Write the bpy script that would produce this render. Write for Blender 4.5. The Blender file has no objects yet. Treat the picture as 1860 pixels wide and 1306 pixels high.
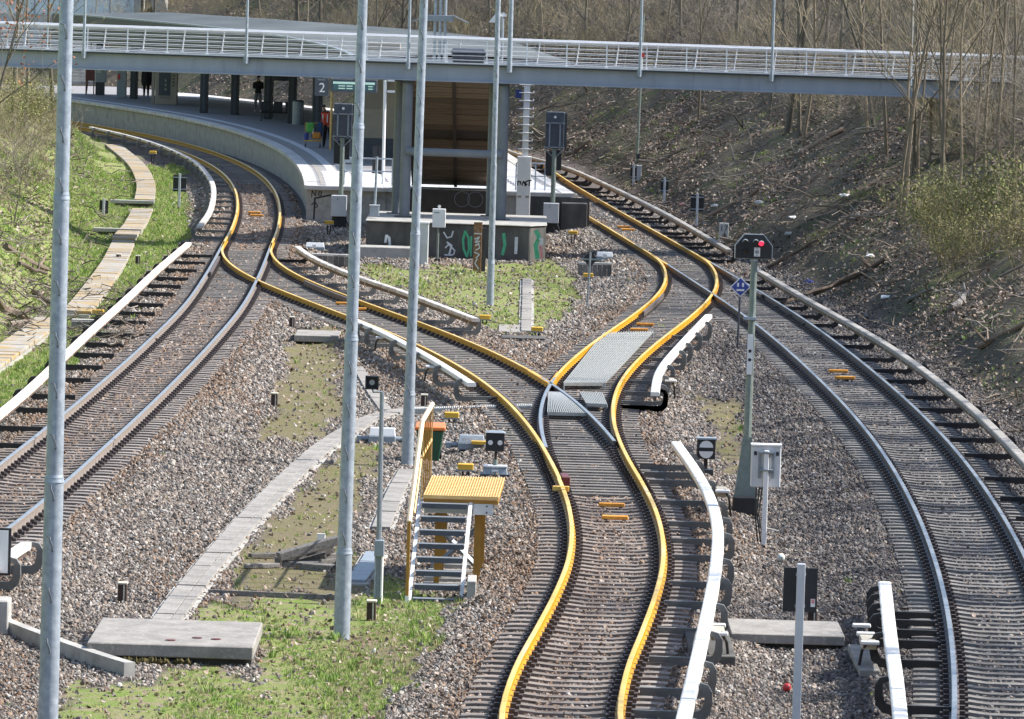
import bpy, bmesh, math, random
import numpy as np
from mathutils import Matrix, Vector
random.seed(7); RNG = np.random.default_rng(7)
SC = bpy.context.scene; COL = SC.collection
R = math.radians
# ------------------------------------------------------------------ camera, sky, sun, exposure
F, CAMH, ROLL = 11500.0, 9.8, R(1.72)          # focal length in pixels of the 1860 px wide photograph, eye height over the rails
PITCH = math.atan((653 + 113) / F)
cf = Vector((0, math.cos(PITCH), -math.sin(PITCH))); c0 = Vector((1, 0, 0)); u0 = c0.cross(cf)
cr = c0 * math.cos(ROLL) + u0 * math.sin(ROLL); cu = -c0 * math.sin(ROLL) + u0 * math.cos(ROLL)
cam = bpy.data.cameras.new('camera'); camo = bpy.data.objects.new('camera', cam); COL.objects.link(camo)
M3 = Matrix((cr, cu, -cf)).transposed().to_4x4(); M3.translation = Vector((0, 0, CAMH)); camo.matrix_world = M3
cam.sensor_width = 36.0; cam.lens = F / 1860.0 * 36.0; cam.clip_start = 1.0; cam.clip_end = 3000.0
SC.camera = camo
SUN_EL, SUN_AZ = R(43), R(6)                   # azimuth: degrees beyond +X towards +Y
sd = Vector((math.cos(SUN_EL) * math.cos(SUN_AZ), math.cos(SUN_EL) * math.sin(SUN_AZ), math.sin(SUN_EL)))
w = bpy.data.worlds.new('World'); SC.world = w; w.use_nodes = True
nt = w.node_tree; nt.nodes.clear()
sky = nt.nodes.new('ShaderNodeTexSky'); sky.sky_type = 'NISHITA'; sky.sun_disc = False
sky.sun_elevation = SUN_EL; sky.sun_rotation = math.atan2(sd.x, sd.y); sky.air_density = 1.0; sky.dust_density = 1.5
bg = nt.nodes.new('ShaderNodeBackground'); bg.inputs[1].default_value = 0.15
out = nt.nodes.new('ShaderNodeOutputWorld'); nt.links.new(sky.outputs[0], bg.inputs[0]); nt.links.new(bg.outputs[0], out.inputs[0])
sl = bpy.data.lights.new('sun', 'SUN'); sl.energy = 5.0; sl.angle = R(0.53); sl.color = (1.0, 0.955, 0.89)
so = bpy.data.objects.new('sun', sl); COL.objects.link(so); so.rotation_euler = (-sd).to_track_quat('-Z', 'Y').to_euler(); so.location = (60, 100, 60)
SC.view_settings.view_transform = 'Standard'; SC.view_settings.look = 'None'; SC.view_settings.gamma = 1.0
SC.view_settings.use_curve_mapping = False; SC.view_settings.exposure = 0.75
SC.render.engine = 'CYCLES'
SC.cycles.max_bounces = 5; SC.cycles.diffuse_bounces = 3; SC.cycles.glossy_bounces = 2; SC.cycles.transparent_max_bounces = 4
SC.cycles.use_denoising = True; SC.cycles.denoiser = 'OPENIMAGEDENOISE'; SC.cycles.denoising_input_passes = 'RGB_ALBEDO_NORMAL'

# ------------------------------------------------------------------ plan of the place
def lut(tab):
    t = np.array(sorted(tab), float); xs, ys = t[:, 0], t[:, 1]; m = np.gradient(ys, xs)
    def f(x):
        x = np.asarray(x, float); i = np.clip(np.searchsorted(xs, x) - 1, 0, len(xs) - 2)
        h = xs[i + 1] - xs[i]; s = (x - xs[i]) / h
        inside = (2*s**3 - 3*s**2 + 1)*ys[i] + (s**3 - 2*s**2 + s)*h*m[i] + (-2*s**3 + 3*s**2)*ys[i+1] + (s**3 - s**2)*h*m[i+1]
        lo = ys[0] + (x - xs[0])*m[0]; hi = ys[-1] + (x - xs[-1])*m[-1]
        return np.where(x < xs[0], lo, np.where(x > xs[-1], hi, inside))
    return f
TA = lut([(60, -11.2), (75, -10.4), (90, -9.42), (105, -8.75), (120, -8.36), (135, -8.08), (150, -7.9), (165, -7.84), (180, -8.03), (195, -8.33), (210, -8.65), (225, -9.17), (240, -9.96), (255, -11.12), (270, -12.81), (285, -15.16), (300, -18.38), (315, -22.67), (330, -27.6), (350, -35)])
TB = lut([(60, 4.9), (75, 6.13), (85, 6.85), (95, 7.4), (105, 7.77), (115, 7.98), (125, 8.04), (135, 7.94), (145, 7.71), (155, 7.4), (165, 7.0), (175, 6.48), (185, 5.9), (195, 5.29), (205, 4.65), (215, 4.0), (225, 3.34), (235, 2.69), (245, 2.06), (255, 1.46), (265, 0.92), (275, 0.42), (287, -0.4), (300, -2.2), (315, -6.0), (330, -11.5), (350, -20.0)])
TM = lut([(60, 0.85), (75, 0.8), (80, 0.76), (85, 0.93), (90, 1.23), (95, 1.52), (100, 1.74), (105, 1.83), (110, 1.8), (115, 1.67), (120, 1.5)])
TC = lut([(105, 1.83), (110, 1.8), (115, 1.68), (120, 1.49), (125, 1.26), (130, 0.96), (135, 0.58), (140, 0.09), (145, -0.52), (150, -1.25), (155, -2.1), (160, -3.04), (165, -4.04), (170, -5.03), (175, -5.98), (180, -6.82), (185, -7.5), (190, -7.99), (195, -8.29), (200, -8.43), (205, -8.53)])
TD = lut([(105, 1.83), (110, 1.8), (115, 1.67), (120, 1.51), (125, 1.4), (130, 1.37), (135, 1.45), (140, 1.64), (145, 1.94), (150, 2.33), (155, 2.78), (160, 3.27), (165, 3.77), (170, 4.23), (175, 4.64), (180, 4.96), (185, 5.17), (190, 5.26), (195, 5.21), (200, 4.97), (205, 4.65)])
TLT = lut([(60, -14.5), (110, -12.2), (130, -11.5), (145, -11.8), (163, -12.0), (187, -12.6), (210, -13.4), (232, -14.4), (275, -17.3), (300, -20.2), (325, -27), (345, -36), (420, -70)])   # foot of the left bank

def G(px, py, z=0.0):
    d = cf * F + cr * (px - 930) + cu * (653 - py); t = (z - CAMH) / d.z
    return Vector((d.x * t, d.y * t, z))
def slope(f, y): return (f(np.asarray(y) + .5) - f(np.asarray(y) - .5))
def hashn(x, y):
    return np.sin(x*0.9 + 1.3*np.sin(y*0.23)) * np.sin(y*0.31 + 0.7*np.sin(x*0.7)) + 0.5*np.sin(x*2.3 + y*0.9)*np.sin(y*1.1 - x*0.8)
def gz(X, Y):
    X = np.asarray(X, float); Y = np.asarray(Y, float)
    z = np.full(np.broadcast(X, Y).shape, -0.40)
    for f, y0, y1, hw in ((TA, 0, 999, 1.75), (TB, 0, 999, 1.75), (TM, 0, 122, 1.8), (TC, 112, 200, 1.7), (TD, 112, 200, 1.7)):
        o = np.abs(X - f(Y)) / np.sqrt(1 + slope(f, Y)**2)
        k = np.clip((hw + 0.9 - o) / 0.9, 0, 1); k = k*k*(3 - 2*k) * ((Y >= y0) & (Y <= y1))
        z = np.maximum(z, -0.40 + 0.16 * k - .012*np.clip((1.22 - o)/.15, 0, 1)*(k > 0))
    dR = (X - TB(Y) - 2.7) / np.sqrt(1 + slope(TB, Y)**2); dR = np.maximum(dR, 0)
    zr = np.where(dR < 19, 0.56 * dR, 10.64 + 0.16 * (dR - 19)) * np.minimum(1, dR / 1.5)
    zr = zr + np.clip(dR / 3, 0, 1) * 0.22 * hashn(X, Y)
    dL = (TLT(Y) - X) / np.sqrt(1 + slope(TLT, Y)**2); dL = np.maximum(dL, 0)
    zl = np.where(dL < 18, 0.5 * dL, 9 + 0.15 * (dL - 18)) * np.minimum(1, dL / 1.5) + np.clip(dL / 3, 0, 1) * 0.15 * hashn(X, Y)
    return z + zr + zl
_Ys = np.arange(60, 520, 0.25)
def on(px, py, dz=0.0):
    """where the line of sight through a photo pixel meets the ground"""
    d = cf * F + cr * (px - 930) + cu * (653 - py)
    t = _Ys / d.y; Z = CAMH + d.z * t; X = d.x * t
    k = np.nonzero(Z <= gz(X, _Ys) + dz)[0]; i = int(k[0]) if len(k) else len(_Ys) - 1
    return Vector((float(X[i]), float(_Ys[i]), float(gz(X[i], _Ys[i]) + dz)))
def mpp(Y): return Y / F          # metres per photo pixel at distance Y
def up(py, px, Y):                # height of photo pixel at distance Y
    d = cf * F + cr * (px - 930) + cu * (653 - py); return CAMH + d.z * Y / d.y
def xat(px, py, Y):
    d = cf * F + cr * (px - 930) + cu * (653 - py); return d.x * Y / d.y
def inpoly(X, Y, poly):
    c = np.zeros(np.shape(X), bool); n = len(poly)
    for i in range(n):
        x0, y0 = poly[i][:2]; x1, y1 = poly[(i + 1) % n][:2]
        if y0 == y1: continue
        c ^= ((y0 > Y) != (y1 > Y)) & (X < (x1 - x0) * (Y - y0) / (y1 - y0) + x0)
    return c

# ------------------------------------------------------------------ materials
MATS = {}
def mat(name, c, c2=None, scale=6.0, rough=0.6, metal=0.0, bump=0.0, stretch=(1, 1, 1), var=0.0, dirt=None, dscale=2.0, damt=0.5, emit=None, bscale=None, world=False, spec=0.5):
    m = bpy.data.materials.new(name); m.use_nodes = True; t = m.node_tree; N, L = t.nodes, t.links
    b = N['Principled BSDF']; b.inputs['Roughness'].default_value = rough; b.inputs['Metallic'].default_value = metal
    b.inputs['Specular IOR Level'].default_value = spec
    if world: tc = N.new('ShaderNodeNewGeometry'); co = tc.outputs['Position']
    else: tc = N.new('ShaderNodeTexCoord'); co = tc.outputs['Object']
    mp = N.new('ShaderNodeMapping'); mp.inputs['Scale'].default_value = stretch; L.new(co, mp.inputs[0])
    nz = N.new('ShaderNodeTexNoise'); nz.inputs['Scale'].default_value = scale; nz.inputs['Detail'].default_value = 6; L.new(mp.outputs[0], nz.inputs[0])
    rp = N.new('ShaderNodeValToRGB'); rp.color_ramp.elements[0].position = 0.33; rp.color_ramp.elements[1].position = 0.67
    c2 = c2 or tuple(v * 0.82 for v in c)
    rp.color_ramp.elements[0].color = (*c, 1); rp.color_ramp.elements[1].color = (*c2, 1); L.new(nz.outputs[0], rp.inputs[0]); col = rp.outputs[0]
    if dirt:
        n2 = N.new('ShaderNodeTexNoise'); n2.inputs['Scale'].default_value = dscale; n2.inputs['Detail'].default_value = 8; n2.inputs['Roughness'].default_value = .7; L.new(mp.outputs[0], n2.inputs[0])
        r2 = N.new('ShaderNodeValToRGB'); r2.color_ramp.elements[0].position = 1 - damt - 0.12; r2.color_ramp.elements[1].position = 1 - damt + 0.12; L.new(n2.outputs[0], r2.inputs[0])
        mx = N.new('ShaderNodeMix'); mx.data_type = 'RGBA'; L.new(r2.outputs[0], mx.inputs['Factor']); L.new(col, mx.inputs[6]); mx.inputs[7].default_value = (*dirt, 1); col = mx.outputs[2]
    if var:
        oi = N.new('ShaderNodeObjectInfo'); mr = N.new('ShaderNodeMapRange'); mr.inputs[3].default_value = 1 - var; mr.inputs[4].default_value = 1 + var; L.new(oi.outputs['Random'], mr.inputs[0])
        hs = N.new('ShaderNodeHueSaturation'); L.new(mr.outputs[0], hs.inputs['Value']); L.new(col, hs.inputs['Color']); col = hs.outputs[0]
    L.new(col, b.inputs['Base Color'])
    if bump:
        n3 = N.new('ShaderNodeTexNoise'); n3.inputs['Scale'].default_value = bscale or scale * 3; n3.inputs['Detail'].default_value = 5; L.new(mp.outputs[0], n3.inputs[0])
        bp = N.new('ShaderNodeBump'); bp.inputs['Strength'].default_value = bump; bp.inputs['Distance'].default_value = 0.02; L.new(n3.outputs[0], bp.inputs['Height']); L.new(bp.outputs[0], b.inputs['Normal'])
    if emit: b.inputs['Emission Color'].default_value = (*emit[:3], 1); b.inputs['Emission Strength'].default_value = emit[3]
    MATS[name] = m; return m
def rampmat(name, cols, rough=0.85, bump=0.0, trans=False):
    """a colour per instance, picked from a ramp"""
    m = bpy.data.materials.new(name); m.use_nodes = True; t = m.node_tree; N, L = t.nodes, t.links
    b = N['Principled BSDF']; b.inputs['Roughness'].default_value = rough; b.inputs['Specular IOR Level'].default_value = 0.3
    oi = N.new('ShaderNodeObjectInfo'); rp = N.new('ShaderNodeValToRGB'); e = rp.color_ramp.elements
    while len(e) < len(cols): e.new(0.5)
    for i, c in enumerate(cols): e[i].position = i / (len(cols) - 1); e[i].color = (*c, 1)
    L.new(oi.outputs['Random'], rp.inputs[0])
    tc = N.new('ShaderNodeTexCoord'); nz = N.new('ShaderNodeTexNoise'); nz.inputs['Scale'].default_value = 2.5; L.new(tc.outputs['Object'], nz.inputs[0])
    mr = N.new('ShaderNodeMapRange'); mr.inputs[3].default_value = .7; mr.inputs[4].default_value = 1.3; L.new(nz.outputs[0], mr.inputs[0])
    hs = N.new('ShaderNodeHueSaturation'); L.new(mr.outputs[0], hs.inputs['Value']); L.new(rp.outputs[0], hs.inputs['Color']); L.new(hs.outputs[0], b.inputs['Base Color'])
    MATS[name] = m; return m
mat('galv', (.25, .29, .335), (.34, .39, .44), 10, .45, .15, .12, dirt=(.48, .53, .58), dscale=7, damt=.36)
mat('yellow', (.56, .295, .002), (.46, .235, .002), 9, .55, 0, .15, dirt=(.30, .15, .01), dscale=8, damt=.36, world=True)
mat('yellow_top', (.78, .55, .17), (.66, .40, .04), 2, .4, .1, .05, (1, .15, 1), world=True, dirt=(.55, .50, .42), dscale=1.2, damt=.34)
mat('rail_side', (.25, .215, .19), (.19, .155, .13), 7, .7, .1, .2, world=True)
mat('rail_top', (.40, .42, .45), (.30, .32, .345), 2, .33, .6, .03, world=True)
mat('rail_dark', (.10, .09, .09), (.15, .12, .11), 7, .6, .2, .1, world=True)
mat('fastening', (.035, .03, .03), (.07, .05, .045), 20, .7)
mat('sleeper', (.22, .20, .18), (.30, .275, .25), 5, .9, 0, .3, var=.24, dirt=(.13, .095, .075), dscale=2.2, damt=.48)
mat('sleeper_shaded', (.15, .145, .14), (.22, .21, .195), 5, .9, 0, .3, var=.16, dirt=(.09, .08, .072), dscale=3, damt=.44)  # sleepers of the right track, with tree shade put into their tone
mat('sleeper_wood', (.15, .14, .13), (.25, .235, .215), 3, .9, 0, .5, (1, 9, 9), var=.22, dirt=(.07, .06, .055), dscale=3, damt=.42)
mat('cover', (.80, .79, .76), (.72, .70, .66), 2, .45, 0, 0, world=True, dirt=(.60, .52, .45), dscale=1.3, damt=.28)
mat('cover_dirty', (.70, .60, .52), (.76, .70, .64), 3, .6, 0, .1, world=True, dirt=(.42, .22, .12), dscale=1.1, damt=.38)
mat('cover_weathered', (.66, .63, .59), (.50, .47, .43), 3, .7, 0, .1, world=True, dirt=(.20, .16, .13), dscale=1.6, damt=.42)
mat('cover_grey', (.34, .325, .30), (.24, .225, .205), 3, .75, 0, .15, world=True, dirt=(.52, .49, .45), dscale=.9, damt=.36)
mat('bracket', (.13, .135, .13), (.18, .18, .175), 9, .6, .2, .1)
mat('bracket_dark', (.022, .022, .024), (.04, .036, .034), 9, .6, .2, .1)
mat('conductor', (.16, .11, .08), (.10, .07, .055), 8, .7, .2)
mat('insulator', (.55, .48, .36), (.45, .38, .28), 9, .4)
mat('white', (.80, .80, .79), (.72, .72, .72), 4, .5, 0, .05)
mat('pale_box', (.56, .58, .60), (.50, .52, .55), 4, .5, 0, .05, dirt=(.34, .33, .31), dscale=3, damt=.25)
mat('black', (.012, .013, .017), (.02, .021, .025), 6, .5)
mat('slate', (.045, .055, .075), (.07, .08, .10), 6, .5)
mat('grey_metal', (.26, .29, .32), (.20, .23, .26), 10, .5, .2, .1)
mat('casing', (.30, .34, .38), (.24, .28, .32), 10, .5, .1, .1, dirt=(.16, .16, .16), dscale=4, damt=.3)
mat('greenpost', (.16, .20, .18), (.22, .26, .24), 10, .5, .2, .1)
mat('girder', (.33, .36, .42), (.28, .31, .365), 2, .5, 0, .05, (1, 1, .2), dirt=(.15, .17, .19), dscale=1.2, damt=.30)
mat('column', (.17, .19, .215), (.14, .16, .18), 3, .5, 0, .05)
mat('railing', (.72, .73, .74), (.62, .63, .65), 4, .4, .3)
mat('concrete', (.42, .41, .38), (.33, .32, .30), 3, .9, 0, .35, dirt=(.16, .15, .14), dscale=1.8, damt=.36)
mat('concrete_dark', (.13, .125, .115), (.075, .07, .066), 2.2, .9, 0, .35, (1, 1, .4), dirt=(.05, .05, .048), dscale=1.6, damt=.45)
mat('slab', (.30, .28, .255), (.20, .188, .172), 2.5, .9, 0, .3, var=.10, dirt=(.46, .44, .41), dscale=16, damt=.36)
mat('moss', (.10, .075, .02), (.05, .045, .015), 12, .95, 0, .8)
mat('lichen', (.62, .36, .03), (.45, .24, .03), 14, .9, 0, .5)
mat('coping', (.58, .57, .55), (.48, .47, .46), 3, .85, 0, .2, var=.1, dirt=(.30, .29, .28), dscale=2.5, damt=.35)
mat('platform_floor', (.24, .235, .24), (.29, .285, .285), 1.5, .8, 0, .1, world=True)
mat('tile', (.62, .62, .63), (.54, .54, .56), 4, .75, 0, .1, var=.08)
mat('roof', (.33, .345, .34), (.25, .265, .265), .35, .8, 0, .1, (1, .25, 1), world=True, dirt=(.27, .29, .30), dscale=.5, damt=.4)
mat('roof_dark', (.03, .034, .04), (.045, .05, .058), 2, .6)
mat('plank', (.22, .17, .12), (.14, .11, .08), 4, .85, 0, .4, (.6, 5, 5), var=.35, dirt=(.06, .05, .042), dscale=1.5, damt=.42)
mat('batten', (.05, .042, .036), (.035, .03, .028), 5, .8)
mat('beige', (.36, .32, .26), (.32, .285, .235), 2, .6)
mat('beige_dark', (.28, .25, .21), (.25, .22, .185), 2, .6)
mat('brown_red', (.16, .035, .035), (.12, .03, .03), 4, .5)
mat('navy', (.02, .04, .16), (.025, .05, .19), 4, .4)
mat('signblue', (.03, .055, .28), (.035, .065, .32), 4, .4)
mat('screen', (.02, .05, .06), (.02, .05, .06), 3, .3, emit=(.03, .07, .09, .4))
mat('screen_text', (.45, .6, .5), (.45, .6, .5), 3, .3, emit=(.3, .5, .45, .3))
mat('red_lamp', (.8, .02, .04), (.8, .02, .04), 3, .3, emit=(1, .02, .06, 1.6))
mat('lens', (.05, .05, .055), (.03, .03, .035), 3, .15)
mat('yellowbox', (.72, .44, .05), (.60, .34, .03), 8, .55, 0, .1, dirt=(.4, .26, .06), dscale=6, damt=.3)
mat('orangebar', (.78, .36, .05), (.62, .25, .03), 10, .6, 0, .2, var=.15)
mat('stair_yellow', (.76, .52, .22), (.68, .44, .16), 6, .5, 0, .1)
mat('stair_ochre', (.42, .22, .03), (.34, .17, .025), 6, .5, 0, .1)
mat('stair_cream', (.82, .66, .47), (.74, .55, .34), 3, .5, 0, .1)
mat('bin_green', (.015, .085, .045), (.012, .065, .035), 5, .45)
mat('bin_lid', (.80, .22, .05), (.70, .18, .04), 5, .4)
mat('dark_box', (.03, .035, .042), (.045, .05, .058), 5, .5)
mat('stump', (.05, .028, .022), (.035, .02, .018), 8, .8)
mat('stump_top', (.62, .58, .48), (.5, .46, .38), 8, .8)
mat('old_wood', (.24, .225, .21), (.15, .14, .13), 5, .9, 0, .5, (9, 1, 9), var=.35, dirt=(.06, .055, .05), dscale=3, damt=.4)
mat('bark', (.17, .15, .115), (.095, .085, .066), 5, .95, 0, .5, (6, 6, 1), var=.3)
mat('bark_pale', (.27, .22, .155), (.17, .14, .10), 5, .95, 0, .4, (6, 6, 1), var=.3)
mat('twig', (.235, .205, .165), (.15, .13, .105), 3, .95, var=.35)
mat('twig_warm', (.32, .27, .165), (.20, .17, .10), 3, .95, var=.3)
mat('skin', (.45, .27, .19), (.42, .25, .18), 5, .55)
mat('cloth_dark', (.018, .019, .024), (.028, .028, .034), 8, .9, 0, .2)
mat('cloth_grey', (.22, .23, .26), (.18, .19, .22), 8, .9)
mat('cloth_orange', (.75, .09, .03), (.66, .07, .025), 8, .8)
mat('cloth_blue', (.03, .07, .17), (.03, .06, .14), 8, .8)
mat('reflective', (.7, .7, .68), (.62, .62, .6), 6, .4)
mat('green_bag', (.10, .42, .08), (.08, .34, .06), 6, .6)
mat('orange_bag', (.62, .25, .04), (.5, .2, .03), 6, .6)
mat('paint_white', (.66, .68, .70), (.5, .52, .55), 6, .6)
mat('paint_green', (.05, .36, .17), (.10, .45, .26), 6, .6)
mat('paint_black', (.02, .02, .022), (.03, .03, .03), 6, .6)
mat('paint_pink', (.62, .30, .30), (.5, .2, .2), 6, .6)
mat('glass_pale', (.62, .74, .82), (.70, .80, .86), 1.5, .25)
mat('red', (.62, .05, .05), (.55, .04, .04), 6, .45)
mat('ball_white', (.62, .66, .62), (.5, .54, .5), 6, .5)
mat('rust', (.26, .13, .06), (.17, .09, .05), 6, .85, 0, .3, dirt=(.36, .30, .25), dscale=5, damt=.35)
mat('cable', (.02, .02, .022), (.03, .03, .03), 6, .5)
mat('cable_pale', (.45, .42, .38), (.38, .35, .31), 6, .6)
mat('grille', (.44, .45, .43), (.36, .37, .35), 9, .5, .4)
mat('wall_pale', (.55, .56, .55), (.47, .48, .47), 2, .8)
mat('slab_lichen', (.36, .345, .32), (.27, .26, .24), 5, .9, 0, .4, var=.12, dirt=(.36, .23, .06), dscale=1.3, damt=.46, world=True)
mat('wood_log', (.20, .15, .11), (.12, .095, .075), 4, .95, 0, .6, (8, 8, 1.2), var=.4)
rampmat('stone', [(.06, .054, .048), (.22, .19, .165), (.16, .15, .138), (.26, .19, .14), (.36, .33, .295), (.11, .10, .092), (.29, .235, .19), (.52, .49, .45)])
rampmat('stone_rust', [(.07, .05, .04), (.20, .135, .09), (.14, .105, .08), (.25, .15, .09), (.29, .22, .165), (.10, .075, .058), (.22, .145, .10), (.36, .29, .23)])
rampmat('stone_shaded', [(.045, .042, .042), (.12, .108, .10), (.085, .08, .078), (.14, .11, .095), (.18, .17, .165), (.06, .056, .055), (.15, .13, .118), (.25, .24, .235)])  # darkened copy of stone: the bank trees' shade put into its colour
rampmat('leaf_litter', [(.13, .095, .072), (.25, .185, .145), (.38, .305, .25), (.17, .12, .09), (.50, .42, .36), (.10, .075, .058), (.22, .16, .12)])
rampmat('grassblade', [(.17, .29, .06), (.24, .36, .08), (.31, .41, .11), (.42, .42, .20), (.20, .32, .065)])
rampmat('drygrass', [(.43, .36, .21), (.52, .45, .29), (.33, .33, .13), (.46, .36, .20)])
rampmat('budleaf', [(.22, .22, .085), (.18, .20, .07), (.27, .25, .10), (.15, .17, .06)])
rampmat('copperleaf', [(.36, .13, .06), (.28, .10, .05), (.42, .19, .09)])
rampmat('stickmat', [(.12, .098, .078), (.22, .185, .15), (.065, .054, .044), (.34, .30, .25)])

# ------------------------------------------------------------------ mesh helpers
class MB:
    def __init__(s): s.v, s.f, s.m = [], [], []
    def add(s, vs, fs, mi=0):
        o = len(s.v); s.v += [tuple(p) for p in vs]; s.f += [tuple(i + o for i in f) for f in fs]; s.m += [mi] * len(fs); return s
    def box(s, c, d, rz=0.0, rx=0.0, ry=0.0, mi=0):
        hx, hy, hz = d[0]/2, d[1]/2, d[2]/2
        vs = [Vector((x, y, z)) for x in (-hx, hx) for y in (-hy, hy) for z in (-hz, hz)]
        if rx or ry or rz:
            m = Matrix.Rotation(rz, 3, 'Z') @ Matrix.Rotation(ry, 3, 'Y') @ Matrix.Rotation(rx, 3, 'X'); vs = [m @ p for p in vs]
        c = Vector(c); return s.add([p + c for p in vs], [(0, 1, 3, 2), (4, 6, 7, 5), (0, 4, 5, 1), (2, 3, 7, 6), (0, 2, 6, 4), (1, 5, 7, 3)], mi)
    def tube(s, pts, rads, n=8, caps=True, mi=0):
        pts = [Vector(p) for p in pts]; k = len(pts)
        if not hasattr(rads, '__len__'): rads = [rads] * k
        o = len(s.v); prev = None
        for i, p in enumerate(pts):
            d = (pts[min(i + 1, k - 1)] - pts[max(i - 1, 0)]).normalized()
            a = Vector((0, 0, 1)) if abs(d.z) < .9 else Vector((1, 0, 0))
            if prev is not None: a = prev
            x = a - d * a.dot(d)
            if x.length < 1e-6: x = d.orthogonal()
            x.normalize(); y = d.cross(x); prev = x
            for j in range(n):
                t = 2 * math.pi * j / n; s.v.append(tuple(p + (x * math.cos(t) + y * math.sin(t)) * rads[i]))
        for i in range(k - 1):
            for j in range(n):
                a, b = o + i*n + j, o + i*n + (j + 1) % n; s.f.append((a, b, b + n, a + n)); s.m.append(mi)
        if caps:
            s.f.append(tuple(o + j for j in reversed(range(n)))); s.f.append(tuple(o + (k-1)*n + j for j in range(n))); s.m += [mi, mi]
        return s
    def sweep(s, pts, prof, mids=None, closed=True, caps=True):
        """prof: (sideways to the right, up) points, swept along pts with level cross-sections"""
        pts = [Vector(p) for p in pts]; k = len(pts); n = len(prof); o = len(s.v)
        for i, p in enumerate(pts):
            d = pts[min(i + 1, k - 1)] - pts[max(i - 1, 0)]; d.z = 0; d.normalize(); nx = Vector((d.y, -d.x, 0))
            for a, b in prof: s.v.append(tuple(p + nx * a + Vector((0, 0, b))))
        for i in range(k - 1):
            for j in range(n if closed else n - 1):
                a, b = o + i*n + j, o + i*n + (j + 1) % n; s.f.append((a, a + n, b + n, b)); s.m.append(mids[j] if mids else 0)
        if caps and closed: s.f.append(tuple(o + j for j in range(n))); s.f.append(tuple(o + (k-1)*n + j for j in reversed(range(n)))); s.m += [0, 0]
        return s
    def prism(s, poly, y0, y1, mi=0):
        """poly in x,z drawn out from y0 to y1"""
        n = len(poly); vs = [(x, y0, z) for x, z in poly] + [(x, y1, z) for x, z in poly]
        return s.add(vs, [tuple(range(n)), tuple(reversed(range(n, 2*n)))] + [(i, i + n, (i + 1) % n + n, (i + 1) % n) for i in range(n)], mi)
    def slabpoly(s, poly, z0, z1, mi=0):
        n = len(poly); vs = [(p[0], p[1], z0) for p in poly] + [(p[0], p[1], z1) for p in poly]
        return s.add(vs, [tuple(reversed(range(n))), tuple(range(n, 2*n))] + [(i, (i + 1) % n, (i + 1) % n + n, i + n) for i in range(n)], mi)
    def disc(s, c, r, y0, y1, n=20, mi=0, a0=0, a1=2*math.pi):
        full = abs(a1 - a0 - 2*math.pi) < 1e-6
        poly = [(c[0] + r*math.cos(a0 + (a1 - a0)*i/(n if full else n - 1)), c[1] + r*math.sin(a0 + (a1 - a0)*i/(n if full else n - 1))) for i in range(n)]
        return s.prism(poly, y0, y1, mi)
    def mesh(s, name, mats, bevel=0.0, smooth=False):
        me = bpy.data.meshes.new(name); me.from_pydata(s.v, [], s.f)
        mats = [mats] if isinstance(mats, str) else mats
        for q in mats: me.materials.append(MATS[q])
        if len(mats) > 1: me.polygons.foreach_set('material_index', s.m)
        bm = bmesh.new(); bm.from_mesh(me)
        if bevel: bmesh.ops.bevel(bm, geom=[e for e in bm.edges if len(e.link_faces) == 2 and e.calc_face_angle(0) > .6], offset=bevel, segments=1, affect='EDGES')
        bmesh.ops.recalc_face_normals(bm, faces=bm.faces); bm.to_mesh(me); bm.free()
        if smooth: me.polygons.foreach_set('use_smooth', [True] * len(me.polygons)); me.set_sharp_from_angle(angle=.7)
        me.update(); return me
    def build(s, name, mats, parent=None, bevel=0.0, smooth=False):
        return ob(name, s.mesh(name, mats, bevel, smooth), parent)
def ob(name, me, parent=None, loc=None, rz=0):
    o = bpy.data.objects.new(name, me); COL.objects.link(o)
    if parent is not None: o.parent = parent
    if loc is not None: o.location = loc
    if rz: o.rotation_euler = (0, 0, rz)
    return o
def tag(o, label, cat, group=None, kind=None):
    if label: o['label'] = label
    if cat: o['category'] = cat
    if group: o['group'] = group
    if kind: o['kind'] = kind
    return o
def thing(name, label, cat, loc=(0, 0, 0), rz=0.0, group=None):
    o = bpy.data.objects.new(name, None); COL.objects.link(o); o.location = loc; o.rotation_euler = (0, 0, rz); o.empty_display_size = .1
    return tag(o, label, cat, group)
def struct(o): o['kind'] = 'structure'; return o
def text(name, s, size, loc, m, parent, rz=0.0, depth=.003):
    cu_ = bpy.data.curves.new('t', 'FONT'); cu_.body = s; cu_.size = size; cu_.extrude = depth; cu_.align_x = 'CENTER'; cu_.align_y = 'CENTER'
    t = bpy.data.objects.new('t', cu_); COL.objects.link(t); bpy.context.view_layer.update()
    me = bpy.data.meshes.new_from_object(t.evaluated_get(bpy.context.evaluated_depsgraph_get())); bpy.data.objects.remove(t); bpy.data.curves.remove(cu_)
    me.transform(Matrix.Rotation(math.pi/2, 4, 'X')); me.materials.clear(); me.materials.append(MATS[m])
    return ob(name, me, parent, loc, rz)
_src = []
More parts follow.
